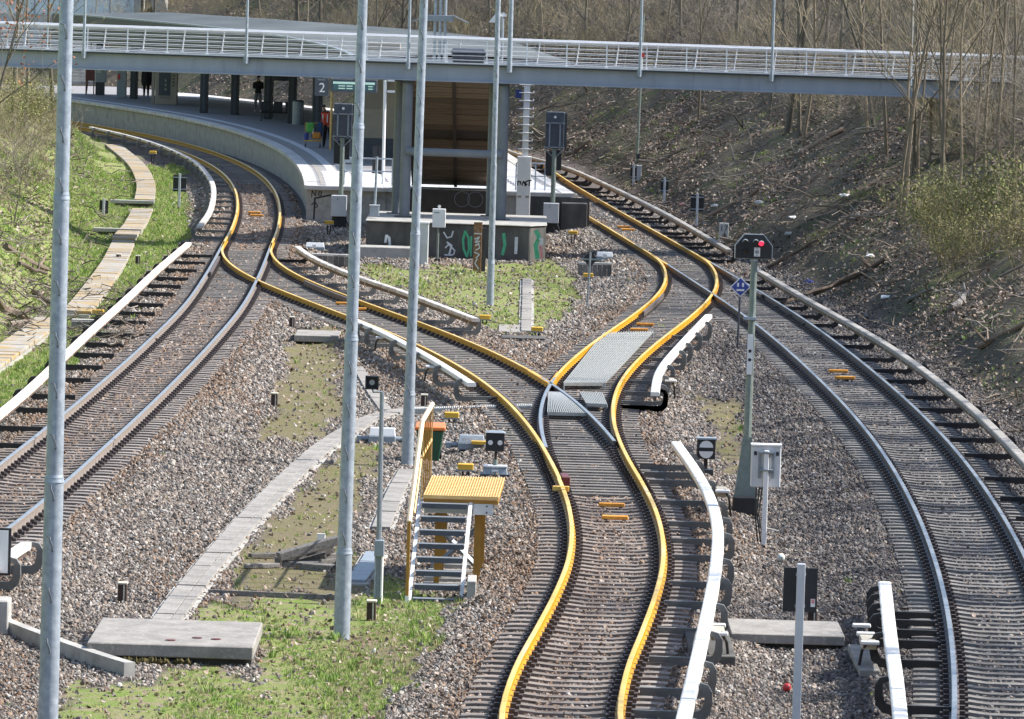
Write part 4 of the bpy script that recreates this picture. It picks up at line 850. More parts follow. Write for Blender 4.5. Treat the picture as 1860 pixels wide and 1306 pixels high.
bridge_lamp(926, 'thicker steel lamp post on the bridge at the right column', .085, 9.5, YB - .3)
p = (xat(851, 115, YB + 1.2), YB + 1.2, bz0 + .32); t = thing('grit_bin', 'dark blue grey grit bin standing on the footbridge', 'bin', p)
mb = MB(); hgt = up(88, 851, YB + 1.2) - p[2]
mb.add([(-.45, -.35, 0), (.45, -.35, 0), (.45, .35, 0), (-.45, .35, 0), (-.55, -.45, hgt*.8), (.55, -.45, hgt*.8), (.55, .45, hgt*.8), (-.55, .45, hgt*.8)], [(3, 2, 1, 0), (0, 1, 5, 4), (1, 2, 6, 5), (2, 3, 7, 6), (3, 0, 4, 7), (4, 5, 6, 7)]); mb.build('tub', 'slate', t, .03)
mb = MB(); mb.add([(-.6, -.5, hgt*.8), (.6, -.5, hgt*.8), (.6, .5, hgt*.8), (-.6, .5, hgt*.8), (-.5, -.3, hgt), (.5, -.3, hgt), (.5, .3, hgt), (-.5, .3, hgt)], [(3, 2, 1, 0), (0, 1, 5, 4), (1, 2, 6, 5), (2, 3, 7, 6), (3, 0, 4, 7), (4, 5, 6, 7)]); mb.build('lid', 'slate', t, .02)
t = thing('signal_disc', 'small red dot sign on the bridge rail', 'sign', (xat(1167, 100, YB - .05), YB - .08, up(100, 1167, YB))); MB().disc((0, 0), .075, -.02, .02, 14).build('disc', 'red', t); MB().tube([(0, .03, -.45), (0, .03, 0)], .012, 5).build('stem', 'railing', t)
# triple mast with reflector wings, behind the bridge
Yt = 232.0; t = thing('floodlight_mast', 'triple pole floodlight mast with sloping reflector wings behind the bridge', 'mast', (xat(798, 100, Yt), Yt, PT))
for dx in (-.19, .0, .18): MB().tube([(dx, 0, 0), (dx, 0, 9.5 - PT)], .055, 8).build('pole', 'galv', t, smooth=True)
zc = up(33, 798, Yt) - PT; MB().box((0, -.05, zc), (1.0, .3, .22)).build('lamp_frame', 'grey_metal', t, .01)
for sgn in (-1, 1):
    o = MB().box((0, 0, 0), (.62, .5, .04)).build('reflector', 'grey_metal', t); o.location = (sgn*.75, -.1, zc - .02); o.rotation_euler = (0, sgn*.45, 0)
Yt = 225.0; t = thing('platform_lamp', 'white shaded lamp on a thin post behind the bridge', 'lamp', (xat(912, 80, Yt), Yt, PT))
MB().tube([(0, 0, 0), (0, 0, up(22, 912, Yt) - PT)], .05, 8).build('pole', 'galv', t); zc = up(33, 893, Yt) - PT
MB().add([(-.5, -.2, -.15), (-.1, -.2, -.15), (-.1, -.2, .18), (-.25, -.2, .18), (-.5, .2, -.15), (-.1, .2, -.15), (-.1, .2, .18), (-.25, .2, .18)], [(0, 1, 2, 3), (7, 6, 5, 4), (0, 4, 5, 1), (1, 5, 6, 2), (2, 6, 7, 3), (3, 7, 4, 0)]).build('shade', 'white', t).location = (0, 0, zc)
MB().box((-.02, 0, zc + .12), (.3, .1, .1)).build('arm', 'white', t)
# station entrance at the top left, stairs to the hill
Ye = 384.0; t = thing('entrance_hall', 'pale glazed entrance hall with sloping concrete wall at the top left', 'building', (xat(110, 20, Ye), Ye, 2.5)); wx = 4.6
MB().box((0, 2.0, 2.6), (wx*2 + .5, 4, 5.2)).build('wall', 'wall_pale', t)
for i in range(6): MB().box((-wx + .75 + i*1.52, -.03, 3.4), (1.4, .08, 3.2)).build('pane', 'glass_pale', t)
MB().add([(wx + .3, -1, 5.4), (wx + 1.0, -1, 5.4), (wx + 2.6, -1, 0), (wx + 1.6, -1, 0), (wx + .3, 3, 5.4), (wx + 1.0, 3, 5.4), (wx + 2.6, 3, 0), (wx + 1.6, 3, 0)], [(0, 1, 2, 3), (7, 6, 5, 4), (0, 4, 5, 1), (1, 5, 6, 2), (2, 6, 7, 3), (3, 7, 4, 0)]).build('wing_wall', 'concrete', t)
MB().box((0, 1.5, 5.35), (wx*2 + 1, 6, .3)).build('roof', 'wall_pale', t)
t = thing('stairs', 'pale stone steps rising behind the red poster at the platform end', 'stairs', (xat(147, 150, 352), 352, PT))
for i in range(14): MB().box((0, i*.32, .09 + i*.17), (1.8, .32, .18)).build('step', 'concrete', t)
# ------------------------------------------------------------------ platform furniture
def plat_thing(name, label, cat, px, py, group=None): return thing(name, label, cat, G(px, py, PT), 0, group)
t = plat_thing('vending_machine', 'tall beige vending machine with dark window on the platform', 'vending machine', 301, 190); k = mpp(t.location.y); h = 66*k
MB().box((0, .4, h/2), (40*k, .8, h)).build('cabinet', 'beige', t, .02); MB().box((-3*k, -.005, h*.56), (21*k, .03, h*.62)).build('window', 'slate', t); MB().box((-3*k, -.012, h*.2), (17*k, .03, h*.07)).build('tray', 'beige_dark', t)
for i in range(4): MB().box((13*k, -.01, h*(.8 - i*.09)), (3.5*k, .03, h*.045)).build('button', 'slate', t)
for i in range(3): MB().box((-1*k, -.024, h*(.42 + i*.12)), (3*k, .01, h*.07)).build('goods', 'beige', t)
MB().box((-24*k, .3, h/2), (5*k, .5, h)).build('side_post', 'beige', t)
t = plat_thing('service_cabinet', 'light grey service cabinet with a red mark under the roof', 'cabinet', 220, 178); k = mpp(t.location.y); h = 62*k
MB().box((0, .3, h/2), (17*k, .6, h)).build('cabinet', 'casing', t, .02); MB().box((-5*k, -.01, h*.62), (5*k, .03, h*.16)).build('mark', 'red', t)
t = plat_thing('poster_stand', 'dark red poster stand at the far left of the platform', 'poster', 163, 172); k = mpp(t.location.y); h = 58*k
MB().box((0, 0, h*.72), (17*k, .08, h*.56)).build('poster', 'brown_red', t, .01)
for sx in (-1, 1): MB().box((sx*7*k, 0, h*.22), (2*k, .06, h*.44)).build('leg', 'brown_red', t)
t = plat_thing('ticket_machine', 'grey ticket machine beside the red poster stand', 'ticket machine', 182, 173); k = mpp(t.location.y); h = 58*k
MB().box((0, .25, h*.7), (20*k, .5, h*.6)).build('head', 'casing', t, .02); MB().box((0, .25, h*.2), (14*k, .4, h*.4)).build('pedestal', 'dark_box', t); MB().box((-3*k, -.01, h*.8), (8*k, .03, h*.2)).build('display', 'wall_pale', t)
def bench(px, py, label):
    t = plat_thing('bench', label, 'bench', px, py); mb = MB()
    for i in range(3):
        x = (i - 1)*.55; MB().box((x, 0, .45), (.46, .42, .05)).build('seat', 'black', t, .01); o = MB().box((x, .2, .7), (.42, .05, .45), rx=-.15).build('backrest', 'black', t, .01)
    for sx in (-.75, .75):
        for sy in (-.15, .15): MB().tube([(sx, sy, 0), (sx*.95, sy*.5, .44)], .022, 5).build('leg', 'black', t)
    MB().box((0, 0, .41), (1.6, .06, .05)).build('beam', 'black', t)
bench(504, 221, 'black metal seat row between the platform columns')
t = plat_thing('litter_bin', 'rounded grey litter bin behind the platform columns', 'bin', 541, 226); MB().tube([(0, 0, 0), (0, 0, 1.05)], .26, 14).build('body', 'casing', t); MB().tube([(0, 0, 1.05), (0, 0, 1.12)], [.27, .2], 14).build('lid', 'slate', t)
t = plat_thing('notice_case', 'dark notice case on two legs behind the seats', 'notice board', 510, 214); k = mpp(t.location.y)
MB().box((0, 0, 2.3), (.85, .1, 1.1)).build('case', 'slate', t, .01); MB().box((0, -.06, 2.05), (.75, .02, .15)).build('notice', 'beige', t)
for sx in (-.4, .4): MB().box((sx, 0, .95), (.05, .05, 1.9)).build('leg', 'black', t)
# "2" sign and departure display
Yd = 238.0; t = thing('platform_sign', 'dark platform number sign reading 2 under the bridge', 'sign', (xat(584, 158, Yd), Yd, up(158, 584, Yd))); k = mpp(Yd)
MB().box((0, .05, 0), (25*k, .12, 32*k)).build('panel', 'slate', t, .01); text('number', '2', 24*k, (1*k, -.015, -2*k), 'white', t); MB().box((0, .05, 30*k), (.06, .06, 30*k)).build('hanger', 'black', t); MB().box((0, -.013, 13*k), (14*k, .006, 1.6*k)).build('heading', 'grey_metal', t)
t = thing('departure_display', 'dark departure display with lit blue green rows', 'display', (xat(643, 156, Yd), Yd, up(156, 643, Yd)))
MB().box((0, .1, 0), (84*k, .3, 24*k)).build('housing', 'slate', t, .02); MB().box((0, -.055, 0), (76*k, .02, 16*k)).build('screen', 'screen', t)
MB().box((0, -.068, 5*k), (76*k, .008, 4*k)).build('heading_row', 'screen_text', t)
for r_ in (0, 1):
    for x, w_ in ((-22, 12), (-8, 11), (30, 8)): MB().box((x*k, -.068, (-.5 - 4.5*r_)*k), (w_*k, .008, 1.8*k)).build('text_row', 'screen_text', t)
MB().box((0, .1, 22*k), (.08, .08, 22*k)).build('hanger', 'black', t)
t = plat_thing('handrail_pole', 'slim yellow pole beside the departure display', 'pole', 600, 272); MB().tube([(0, 0, 0), (0, 0, 3.2)], .05, 8).build('shaft', 'stair_yellow', t)
# beige lift lobby
t = plat_thing('lift_tower', 'beige panelled lift tower behind the left bridge columns', 'lift', 690, 288); k = mpp(t.location.y); h = 4.3
MB().box((0, .8, h/2 + .5), (62*k, 1.6, h - .5)).build('cladding', 'beige', t); MB().box((0, .8, .4), (64*k, 1.64, .8)).build('plinth', 'slate', t)
MB().add([(-31*k, -.01, h*.45), (0, -.01, h*.45), (20*k, -.01, h*.75), (-31*k, -.01, h*.9)], [(0, 1, 2, 3)]).build('panel', 'beige_dark', t); MB().add([(20*k, -.012, h*.75), (31*k, -.012, h*.62), (31*k, -.012, h), (4*k, -.012, h)], [(0, 1, 2, 3)]).build('panel', 'beige_dark', t)
MB().box((-40*k, .4, h*.45), (22*k, .3, h*.85)).build('door', 'bin_green', t)
# white bracket frame, barrier rails, info posts at the platform end
Yf = 224.0; t = thing('steel_post', 'white steel post with two arms left of the stair columns', 'post', (xat(697, 300, Yf), Yf, .2)); k = mpp(Yf); zt_ = up(146, 703, Yf) - .2
MB().tube([(0, 0, 0), (xat(703, 146, Yf) - xat(697, 330, Yf) - .05, 0, zt_)], .055, 8).build('shaft', 'white', t)
for zz in (zt_, zt_ - 20*k): MB().box((.35, 0, zz), (.6, .08, .07)).build('arm', 'white', t)
for px0, px1, lb in ((625, 712, 'steel tube barrier at the left platform end'), (937, 990, 'steel tube barrier at the right platform end')):
    Yq = yP0 + 1.2; a = xat(px0, 330, Yq); b = xat(px1, 330, Yq); t = thing('barrier', lb, 'barrier', ((a + b)/2, Yq, PT + .02)); hw = (b - a)/2
    for zz in (.95, .5): MB().tube([(-hw, 0, zz), (hw, 0, zz)], .025, 6).build('rail', 'galv', t)
    for q in (-1, -.33, .33, 1): MB().tube([(hw*q, 0, 0), (hw*q, 0, .95)], .025, 6).build('post', 'galv', t)
t = plat_thing('round_sign', 'blue grey round sign standing at the left platform end', 'sign', 624, 330); MB().disc((0, .65), .33, -.02, .02, 24).build('disc', 'casing', t); MB().box((0, -.025, .65), (.6, .01, .05)).build('bar', 'slate', t); MB().tube([(0, .04, 0), (0, .04, .6)], .03, 6).build('stem', 'galv', t)
for dx, lb in ((680, 'dark info panel left behind the tube barrier'), (690, 'dark info panel right behind the tube barrier')):
    t = plat_thing('info_panel', lb, 'panel', dx, 316); MB().box((0, 0, .55), (.17, .06, .95)).build('board', 'black', t); MB().box((0, 0, .04), (.2, .1, .08)).build('foot', 'black', t)
# ------------------------------------------------------------------ signals at the platform end
def boxed_signal(px, ptop, pbot, pbase, label, w_=34):
    Y = 219.0; k = mpp(Y); zt_ = up(ptop, px, Y); zb = up(pbot, px, Y); z0 = .0; x = xat(px, 300, Y); t = thing('signal', label, 'signal', (x, Y, -.4)); o_ = .4
    h = zt_ - zb
    MB().box((0, 0, zb + h/2 + o_), (w_*k, .35, h)).build('housing', 'slate', t, .02); MB().box((w_*k*.56, .1, zb + h/2 + o_), (.1, .5, h*.95)).build('hood', 'dark_box', t)
    MB().disc((0, zt_ - h*.14 + o_), .045, -.2, -.17, 12).build('lamp', 'white', t)
    for zz in (zt_ - h*.3, zb + .05): MB().box((0, -.26, zz + o_), (w_*k*1.1, .04, .04)).build('guard_rail', 'grey_metal', t)
    for sx in (-.28, .28): MB().box((sx*w_*k, -.26, zb + h*.36 + o_), (.05, .04, h*.72)).build('guard_bar', 'grey_metal', t)
    for sx in (-1, 1): MB().tube([(sx*w_*k*.5, -.2, zb + o_), (0, -.1, zb - .35 + o_)], .025, 5).build('strut', 'grey_metal', t)
    MB().box((-.16, 0, zb - .5 + o_), (.26, .2, .8)).build('lower_lamp_case', 'black', t, .01); MB().box((.16, 0, zb - .4 + o_), (.2, .2, .7)).build('lower_lamp_case', 'black', t, .01)
    MB().tube([(0, -.12, 0), (0, -.12, zb + o_)], .08, 10).build('post', 'greenpost', t)
    zc1, zc0 = up(pbase[0], px, Y), up(pbase[1], px, Y); MB().box((-.05, -.45, (zc0 + zc1)/2 + o_), (28*k, .35, zc1 - zc0)).build('control_box', 'pale_box', t, .01); MB().disc((-.1, zc1 - .12 + o_), .02, -.635, -.62, 8).build('lock', 'black', t)
    MB().box((-.03, -.3, .2), (.5, .3, .5)).build('base', 'black', t)
    for q in range(3): MB().tube([(-.2 + q*.14, -.35, zc0 + o_), (-.2 + q*.16, -.45, .5), (-.1 + q*.2, -.5, .1)], .02, 5).build('cable', 'cable', t)
boxed_signal(621, 188, 250, (354, 392), 'signal seen from behind left of the second mast, with grey control box')
boxed_signal(1006, 203, 270, (368, 404), 'signal seen from behind right of the stair columns, with grey control box')
Y = 213.0; t = thing('ladder_mast', 'white antenna mast with many short rungs on a tall white cabinet', 'mast', (xat(951, 340, Y), Y, -.4)); k = mpp(Y)
zt_ = up(152, 958, Y) + .4; zc1 = up(284, 952, Y) + .4
MB().box((0, 0, zc1/2), (25*k, .4, zc1)).build('cabinet', 'white', t, .01); MB().box((.02, 0, (zt_ + zc1)/2), (11*k, .16, zt_ - zc1)).build('shaft', 'railing', t)
for i in range(9): MB().tube([(-13*k, -.1, zc1 + .25 + i*.27), (13*k, -.1, zc1 + .25 + i*.27)], .018, 5).build('rung', 'railing', t); MB().tube([(13*k, -.1, zc1 + .25 + i*.27), (13*k, -.1, zc1 + .32 + i*.27)], .018, 5).build('rung_end', 'railing', t)
for i, pts in enumerate(([(940, 336), (941, 329), (946, 330), (945, 334)], [(948, 336), (951, 329), (954, 335)], [(957, 329), (953, 331), (957, 335), (953, 337)], [(958, 328), (965, 327)], [(962, 328), (961, 337)])): stroke(t, [(a - t.location.x, b + .4) for a, b in pxs(pts, Y)], .022, 'paint_black', -.205)
for sx in (-7, 7): MB().box((sx*k, -.205, zc1*.53), (7*k, .01, 4*k)).build('plate', 'beige', t)
MB().box((.02, -.205, zc1*.26), (10*k, .01, 9*k)).build('sticker', 'wall_pale', t); MB().box((-14*k, .1, zt_ - .35), (11*k, .06, 16*k)).build('sign_plate', 'navy', t)
for px in (934, 972, 940): 
    pass
# ------------------------------------------------------------------ floodlight masts
def mast(bx, by, label, r0, joints, tx, z_top=10.6):
    p = G(bx, by, -.42); Y = p.y; t = thing('steel_mast', label, 'mast', p, 0, 'galvanised masts with climbing hooks'); zb = 0.0; r = r0
    js = [0] + [up(j, bx, Y) + .42 for j in joints] + [z_top + .42]; sec = []
    lean = (xat(tx, 0, Y) - p.x)/(up(0, tx, Y) + .42)
    for i in range(len(js) - 1):
        ra = r0*((.84**i)); rb = ra*.93; mb = MB().tube([(lean*js[i], 0, js[i] - (.02 if i else .3)), (lean*js[i+1], 0, js[i+1])], [ra, rb], 18); mb.build('shaft', 'galv', t, smooth=True)
        if i < len(js) - 2: MB().tube([(lean*(js[i+1] - .05), 0, js[i+1] - .06), (lean*js[i+1], 0, js[i+1] + .03)], [rb*1.08, rb*.90], 18).build('collar', 'galv', t, smooth=True)
    h = 1.5; k = 0; hm = MB().tube([(-.035, -.005, .085), (.0, -.06, .075), (.005, -.065, .03), (.03, -.055, -.03), (.035, -.05, -.08), (.03, 0, -.10)], .0125, 5).mesh('climbing_hook', 'column')
    while h < js[-1]:
        i = max(q for q in range(len(js) - 1) if js[q] <= h); rr_ = r0*((.84**i))*.96; ob('climbing_hook', hm, t, (lean*h - .02, -rr_ + .006, h), RNG.uniform(-.2, .2)); h += .62; k += 1
    return t
mast(85, 1392, 'nearest galvanised mast, at the left edge of the picture', .125, (866, 352), 121)
mast(620, 1163, 'galvanised mast in front of the wood pile, second from the left', .122, (998, 610, 225), 659)
mast(739, 848, 'galvanised mast with rust streaks behind the yellow stairs', .118, (712, 420), 770)
mast(890, 556, 'shortest looking galvanised mast standing in the grass island', .105, (475, 298), 905)
# ------------------------------------------------------------------ lamp pole with square lamp
p = on(686, 1100); t = thing('lamp_pole', 'thin grey pole with a square black lamp in the grass', 'lamp', p); k = mpp(p.y); zt_ = up(712, 694, p.y) - p.z; lx = xat(694, 712, p.y) - p.x
MB().tube([(0, 0, -.1), (lx, 0, zt_)], [.045, .032], 8).build('shaft', 'grey_metal', t); zc = up(995, 686, p.y) - p.z
MB().box((.0, -.03, zc), (18*k, .14, 30*k)).build('junction_box', 'casing', t, .01); MB().tube([(-.05, -.03, .0), (-.05, -.03, zc)], .02, 5).build('cable_duct', 'galv', t); MB().tube([(.05, -.03, -.1), (.05, -.03, zc)], .022, 5).build('cable_duct', 'white', t)
zl = up(694, 676, p.y) - p.z; xl = xat(676, 694, p.y) - p.x
mb = MB(); q = 11*k; mb.box((xl, 0, zl), (22*k, .12, 22*k)); mb.build('lamp_case', 'black', t, .01)
for sx, sz, dx_, dz_ in ((-1, 0, .02, 24*k), (1, 0, .02, 24*k), (0, -1, 24*k, .02), (0, 1, 24*k, .02)): MB().box((xl + sx*q, -.1, zl + sz*q), (dx_, .12, dz_)).build('hood', 'black', t)
MB().disc((xl, zl), 5*k, -.075, -.06, 16).build('lens', 'wall_pale', t); MB().tube([(xl, 0, zl - q), (xl + .02, 0, zl - q - .06), (lx, 0, zt_)], .018, 5).build('arm', 'galv', t)
# ------------------------------------------------------------------ main signal with red lamp
p = on(1352, 935); Y = p.y; k = mpp(Y); t = thing('main_signal', 'black three lens signal showing red on a grey green post', 'signal', p); X_ = lambda px, py: xat(px, py, Y) - p.x; Z_ = lambda py, px: up(py, px, Y) - p.z
MB().tube([(0, 0, .25), (X_(1370, 470), 0, Z_(470, 1370))], [.075, .058], 10).build('post', 'greenpost', t)
MB().add([(-.2, -.1, .3), (.2, -.1, .3), (.09, -.06, 1.4), (-.07, -.06, 1.4), (-.2, .1, .3), (.2, .1, .3), (.09, .06, 1.4), (-.07, .06, 1.4)], [(0, 1, 2, 3), (7, 6, 5, 4), (0, 4, 5, 1), (1, 5, 6, 2), (2, 6, 7, 3), (3, 7, 4, 0)]).build('foot_bracket', 'greenpost', t)
MB().box((.0, 0, .17), (.44, .4, .34)).build('foot', 'black', t, .03)
hx, hz = X_(1369, 448), Z_(448, 1369); pr = [(-33, -21), (33, -21), (33, 2), (17, 22), (-17, 22), (-33, 2)]
MB().prism([(hx + a*k, hz + b*k) for a, b in pr], -.12, .0).build('signal_board', 'black', t); MB().prism([(hx + a*k*1.05, hz + b*k*1.05) for a, b in pr], .005, .03).build('board_rim', 'white', t)
for a, b, m, hood in ((-16, 9, 'lens', 1), (3, 9, 'lens', 1), (13, 7, 'red_lamp', 1), (-16, -9, 'lens', 1)):
    MB().disc((hx + a*k, hz + b*k), 4.6*k, -.15, -.12, 14).build('lens', m, t)
    mb = MB()
    for q in range(8):
        a0, a1 = math.pi*q/8, math.pi*(q + 1)/8; r_ = 5.4*k; c0_, c1_ = (hx + a*k + r_*math.cos(a0), hz + b*k + r_*math.sin(a0)), (hx + a*k + r_*math.cos(a1), hz + b*k + r_*math.sin(a1)); mb.add([(c0_[0], -.12, c0_[1]), (c1_[0], -.12, c1_[1]), (c1_[0], -.3, c1_[1] - .01), (c0_[0], -.3, c0_[1] - .01)], [(0, 1, 2, 3)])
    mb.build('lens_hood', 'grey_metal' if a != -16 or b > 0 else 'black', t)
MB().box((hx + 6*k, -.125, hz - 9*k), (11*k, .012, 16*k)).build('number_plate', 'white', t)
mb = MB()
for q in range(14):
    a0, a1 = q*math.pi/7, (q+1)*math.pi/7; mb.add([(hx + 6*k + r_*math.cos(a), -.134, hz - 9*k + r_*math.sin(a)) for r_, a in ((3.6*k, a0), (3.6*k, a1), (2.8*k, a1), (2.8*k, a0))], [(0, 1, 2, 3)])
for zz in (-1.2, 0, 1.2, 6, -6.2): mb.box((hx + 6*k, -.134, hz + (zz - 9)*k), (4.4*k, .003, .7*k))
mb.build('plate_print', 'black', t)
MB().box((hx + 1*k, -.02, hz - 24*k), (14*k, .08, 5*k)).build('clamp', 'galv', t)
xs_, zs_ = X_(1362, 643), Z_(643, 1362); MB().box((xs_, -.085, zs_), (11*k, .02, 74*k)).build('mast_plate', 'white', t); MB().box((xs_, -.075, zs_), (12.5*k, .02, 75.5*k)).build('plate_edge', 'black', t)
for b in (8, -8): MB().disc((xs_ - .3*k, zs_ + b*k - 2*k), 3*k, -.103, -.096, 14).build('dot', 'black', t)
MB().box((X_(1362, 578) , -.0, Z_(578, 1362)), (.22, .2, .05)).build('clamp', 'galv', t)
# relay box on its own post in front of it
p = on(1387, 992); Y = p.y; k = mpp(Y); t = thing('relay_box', 'pale grey control cabinet on a square post before the red signal', 'cabinet', p); zc = up(848, 1386, Y) - p.z
MB().box((0, 0, (up(818, 1390, Y) - p.z)/2), (.085, .085, up(818, 1390, Y) - p.z)).build('post', 'white', t, .008)
MB().box((.0, .2, zc), (54*k, .28, 76*k)).build('cabinet', 'pale_box', t, .015); MB().box((0, .2, zc + 39*k), (56*k, .33, 3*k)).build('cabinet_roof', 'white', t)
for sx in (-12, 12): MB().box((sx*k, .05, zc + 3*k), (5*k, .03, 48*k)).build('strap', 'grey_metal', t)
for zz in (26, -6): MB().box((0, .0, zc + zz*k), (26*k, .12, 3*k)).build('clamp', 'grey_metal', t)
for sx in (-20, 20): MB().box((sx*k, .055, zc + 24*k), (5*k, .01, 7*k)).build('vent', 'black', t)
for q in range(3): MB().tube([(-.15 + q*.05, .15, zc - 38*k), (-.16 + q*.03, .12, zc*.4), (-.1 + q*.05, .1, .05)], .014, 5).build('cable', 'cable', t)
MB().tube([(.03, .0, .3), (.25, -.05, .26), (.36, -.1, .34), (.4, -.1, .36)], .016, 5).build('cable', 'cable_pale', t)
# ------------------------------------------------------------------ dwarf signals and point machines
def gthing(name, label, cat, px, py, group=None, rz=0): return thing(name, label, cat, on(px, py), rz, group)
t = gthing('dwarf_signal', 'black dwarf signal with two white lamps standing on its grey box', 'signal', 899, 866); k = mpp(t.location.y)
MB().add([(-23*k, -.2, .04), (23*k, -.2, .04), (23*k, .2, .04), (-23*k, .2, .04), (-21*k, -.16, 17*k), (21*k, -.16, 17*k), (21*k, .16, 17*k), (-21*k, .16, 17*k)], [(3, 2, 1, 0), (0, 1, 5, 4), (1, 2, 6, 5), (2, 3, 7, 6), (3, 0, 4, 7), (4, 5, 6, 7)]).build('base_box', 'casing', t, .01)
MB().box((0, 0, 19*k), (44*k, .36, 3.5*k)).build('base_lid', 'pale_box', t, .006); MB().box((0, 0, .03), (54*k, .5, .06)).build('foot_plate', 'dark_box', t); MB().box((0, -.19, 9*k), (12*k, .03, 8*k)).build('number_plate', 'white', t); text('number', 'G403', 4.6*k, (0, -.208, 9*k), 'black', t)
zc = up(802, 897, t.location.y) - t.location.z; MB().tube([(0, 0, 20*k), (0, 0, zc - 16*k)], 2.5*k, 8).build('stem', 'black', t); MB().tube([(0, 0, 20*k), (0, 0, 31*k)], [5*k, 4*k], 10).build('stem_base', 'greenpost', t)
MB().box((-1.5*k, 0, zc), (34*k, .25, 34*k)).build('lamp_case', 'black', t, .012); MB().add([(-20*k, -.16, zc + 17*k), (17*k, -.16, zc + 17*k), (17*k, .16, zc + 17*k), (-20*k, .16, zc + 17*k), (-13*k, -.1, zc + 20*k), (10*k, -.1, zc + 20*k), (10*k, .1, zc + 20*k), (-13*k, .1, zc + 20*k)], [(3, 2, 1, 0), (0, 1, 5, 4), (1, 2, 6, 5), (2, 3, 7, 6), (3, 0, 4, 7), (4, 5, 6, 7)]).build('case_roof', 'casing', t)
for sx in (-10, 7.5): MB().disc((sx*k, zc - 1*k), 4.5*k, -.14, -.126, 16).build('lamp', 'white', t)
t = gthing('dwarf_signal', 'black dwarf signal with a white disc crossed by a bar beside the bright cover', 'signal', 1281, 862); k = mpp(t.location.y); zc = up(815, 1281, t.location.y) - t.location.z
MB().box((0, 0, zc), (34*k, .22, 36*k)).build('lamp_case', 'black', t, .012); MB().box((0, 0, zc + 19*k), (37*k, .3, 3*k)).build('case_roof', 'casing', t); MB().tube([(0, 0, 0), (0, 0, zc - 17*k)], .04, 8).build('stem', 'black', t); MB().box((0, 0, .05), (.3, .3, .1)).build('base', 'dark_box', t)
MB().disc((0, zc + 3*k), 12.5*k, -.125, -.112, 14, 0, .0, math.pi).build('disc_half', 'white', t); MB().disc((0, zc - 4*k), 12.5*k, -.125, -.112, 14, 0, math.pi, 2*math.pi).build('disc_half', 'white', t)
def machine(px, py, label, w_, h_, txt=None, arms=True, name='point_machine'):
    t = gthing(name, label, 'point machine', px, py); k = mpp(t.location.y); a = w_*k/2; b = h_*k
    MB().box((0, 0, b*.25), (2*a*1.02, .42, b*.5)).build('case', 'casing', t, .012)
    MB().add([(-a, -.2, b*.5), (a, -.2, b*.5), (a, .2, b*.5), (-a, .2, b*.5), (-a*.92, -.12, b), (a*.92, -.12, b), (a*.92, .12, b), (-a*.92, .12, b)], [(3, 2, 1, 0), (0, 1, 5, 4), (1, 2, 6, 5), (2, 3, 7, 6), (3, 0, 4, 7), (4, 5, 6, 7)]).build('lid', 'pale_box' if not txt else 'casing', t, .008)
    if arms:
        for sx in (-1, 1): MB().tube([(sx*a, 0, b*.3), (sx*a*1.7, 0, b*.25)], .05, 8).build('tube', 'casing', t); MB().box((sx*a*1.75, 0, b*.25), (.1, .2, .12)).build('coupling', 'casing', t)
    if txt: text('number', txt, b*.38, (-a*.35, -.215, b*.72), 'wall_pale', t)
    return t
machine(694, 806, 'grey point machine with bright lid between the two masts', 48, 28); tW = machine(856, 817, 'grey point machine marked W53 behind the yellow grating', 48, 26, 'W53')
MB().tube([(.3, 0, .08), (1.9, .3, .1)], .035, 6).build('drive_rod', 'black', tW); MB().box((.15, -.3, .16), (.3, .2, .06)).build('bracket', 'yellowbox', tW)
tq = machine(572, 455, 'small dark point machine with white plate beside the left switch', 34, 14, None, False); MB().box((-.02, -.22, .14), (.12, .01, .1)).build('number_plate', 'white', tq)
tq = machine(1098, 474, 'small dark point machine with white plate behind the triangle sign', 30, 16, None, False); MB().box((.0, -.22, .16), (.14, .01, .12)).build('number_plate', 'white', tq)
MB().tube([(.3, 0, .05), (1.6, .1, .05)], .035, 6).build('drive_rod', 'cable', tq)
# wooden retaining boxes
def plank_box(label, px, py, w_, h_, n_=5):
    t = gthing('retaining_wall', label, 'retaining wall', px, py); k = mpp(t.location.y)
    for i in range(n_): MB().box(((i - (n_ - 1)/2)*w_*k/n_, 0, h_*k/2 - .1), (w_*k/n_*.94, .12, h_*k + .2)).build('plank', 'old_wood', t, .01)
    MB().box((0, .25, h_*k + .01), (w_*k, .4, .05)).build('lid', 'concrete', t)
plank_box('low wall of upright grey boards behind the triangle sign', 1080, 504, 62, 24, 7); plank_box('low wall of upright grey boards below the left switch machine', 605, 487, 80, 22, 8); plank_box('low wall of upright grey boards beside the left mast', 162, 602, 66, 18, 6)
# ------------------------------------------------------------------ yellow marker boxes and bars
for i, (px, py, lb) in enumerate([(178, 580, 'yellow box on the board wall beside the left mast'), (880, 590, 'yellow box at the end of the spotted cover'), (975, 612, 'yellow box on the concrete strip of the grass island'), (597, 428, 'yellow box on a dark leg left of the second mast'), (1040, 447, 'yellow box on a dark leg right of the abutment'), (277, 300, 'yellow box on a dark leg on the left grass bank'), (1068, 512, 'yellow box below the triangle sign'), (845, 868, 'large yellow box behind the grating platform'), (820, 772, 'yellow topped magnet box behind the green bin')]):
    t = gthing('track_magnet', lb, 'magnet', px, py, 'yellow boxes beside the tracks'); k = mpp(t.location.y); w_ = .3; leg = 20*k if i in (3, 4, 5) else .12
    MB().box((0, 0, leg + .07), (w_, .22, .12)).build('box', 'yellowbox', t, .012); MB().box((0, 0, leg + .005), (w_*1.15, .26, .025)).build('plate', 'grey_metal', t)
    for sx in (-.06, .06): MB().tube([(sx*.6, 0, 0), (sx, 0, leg)], .022, 5).build('leg', 'black', t)
    MB().tube([(.08, .05, leg), (.25, .1, .06), (.5, .2, .02)], .014, 5).build('cable', 'cable_pale' if i in (8, 6) else 'cable', t)
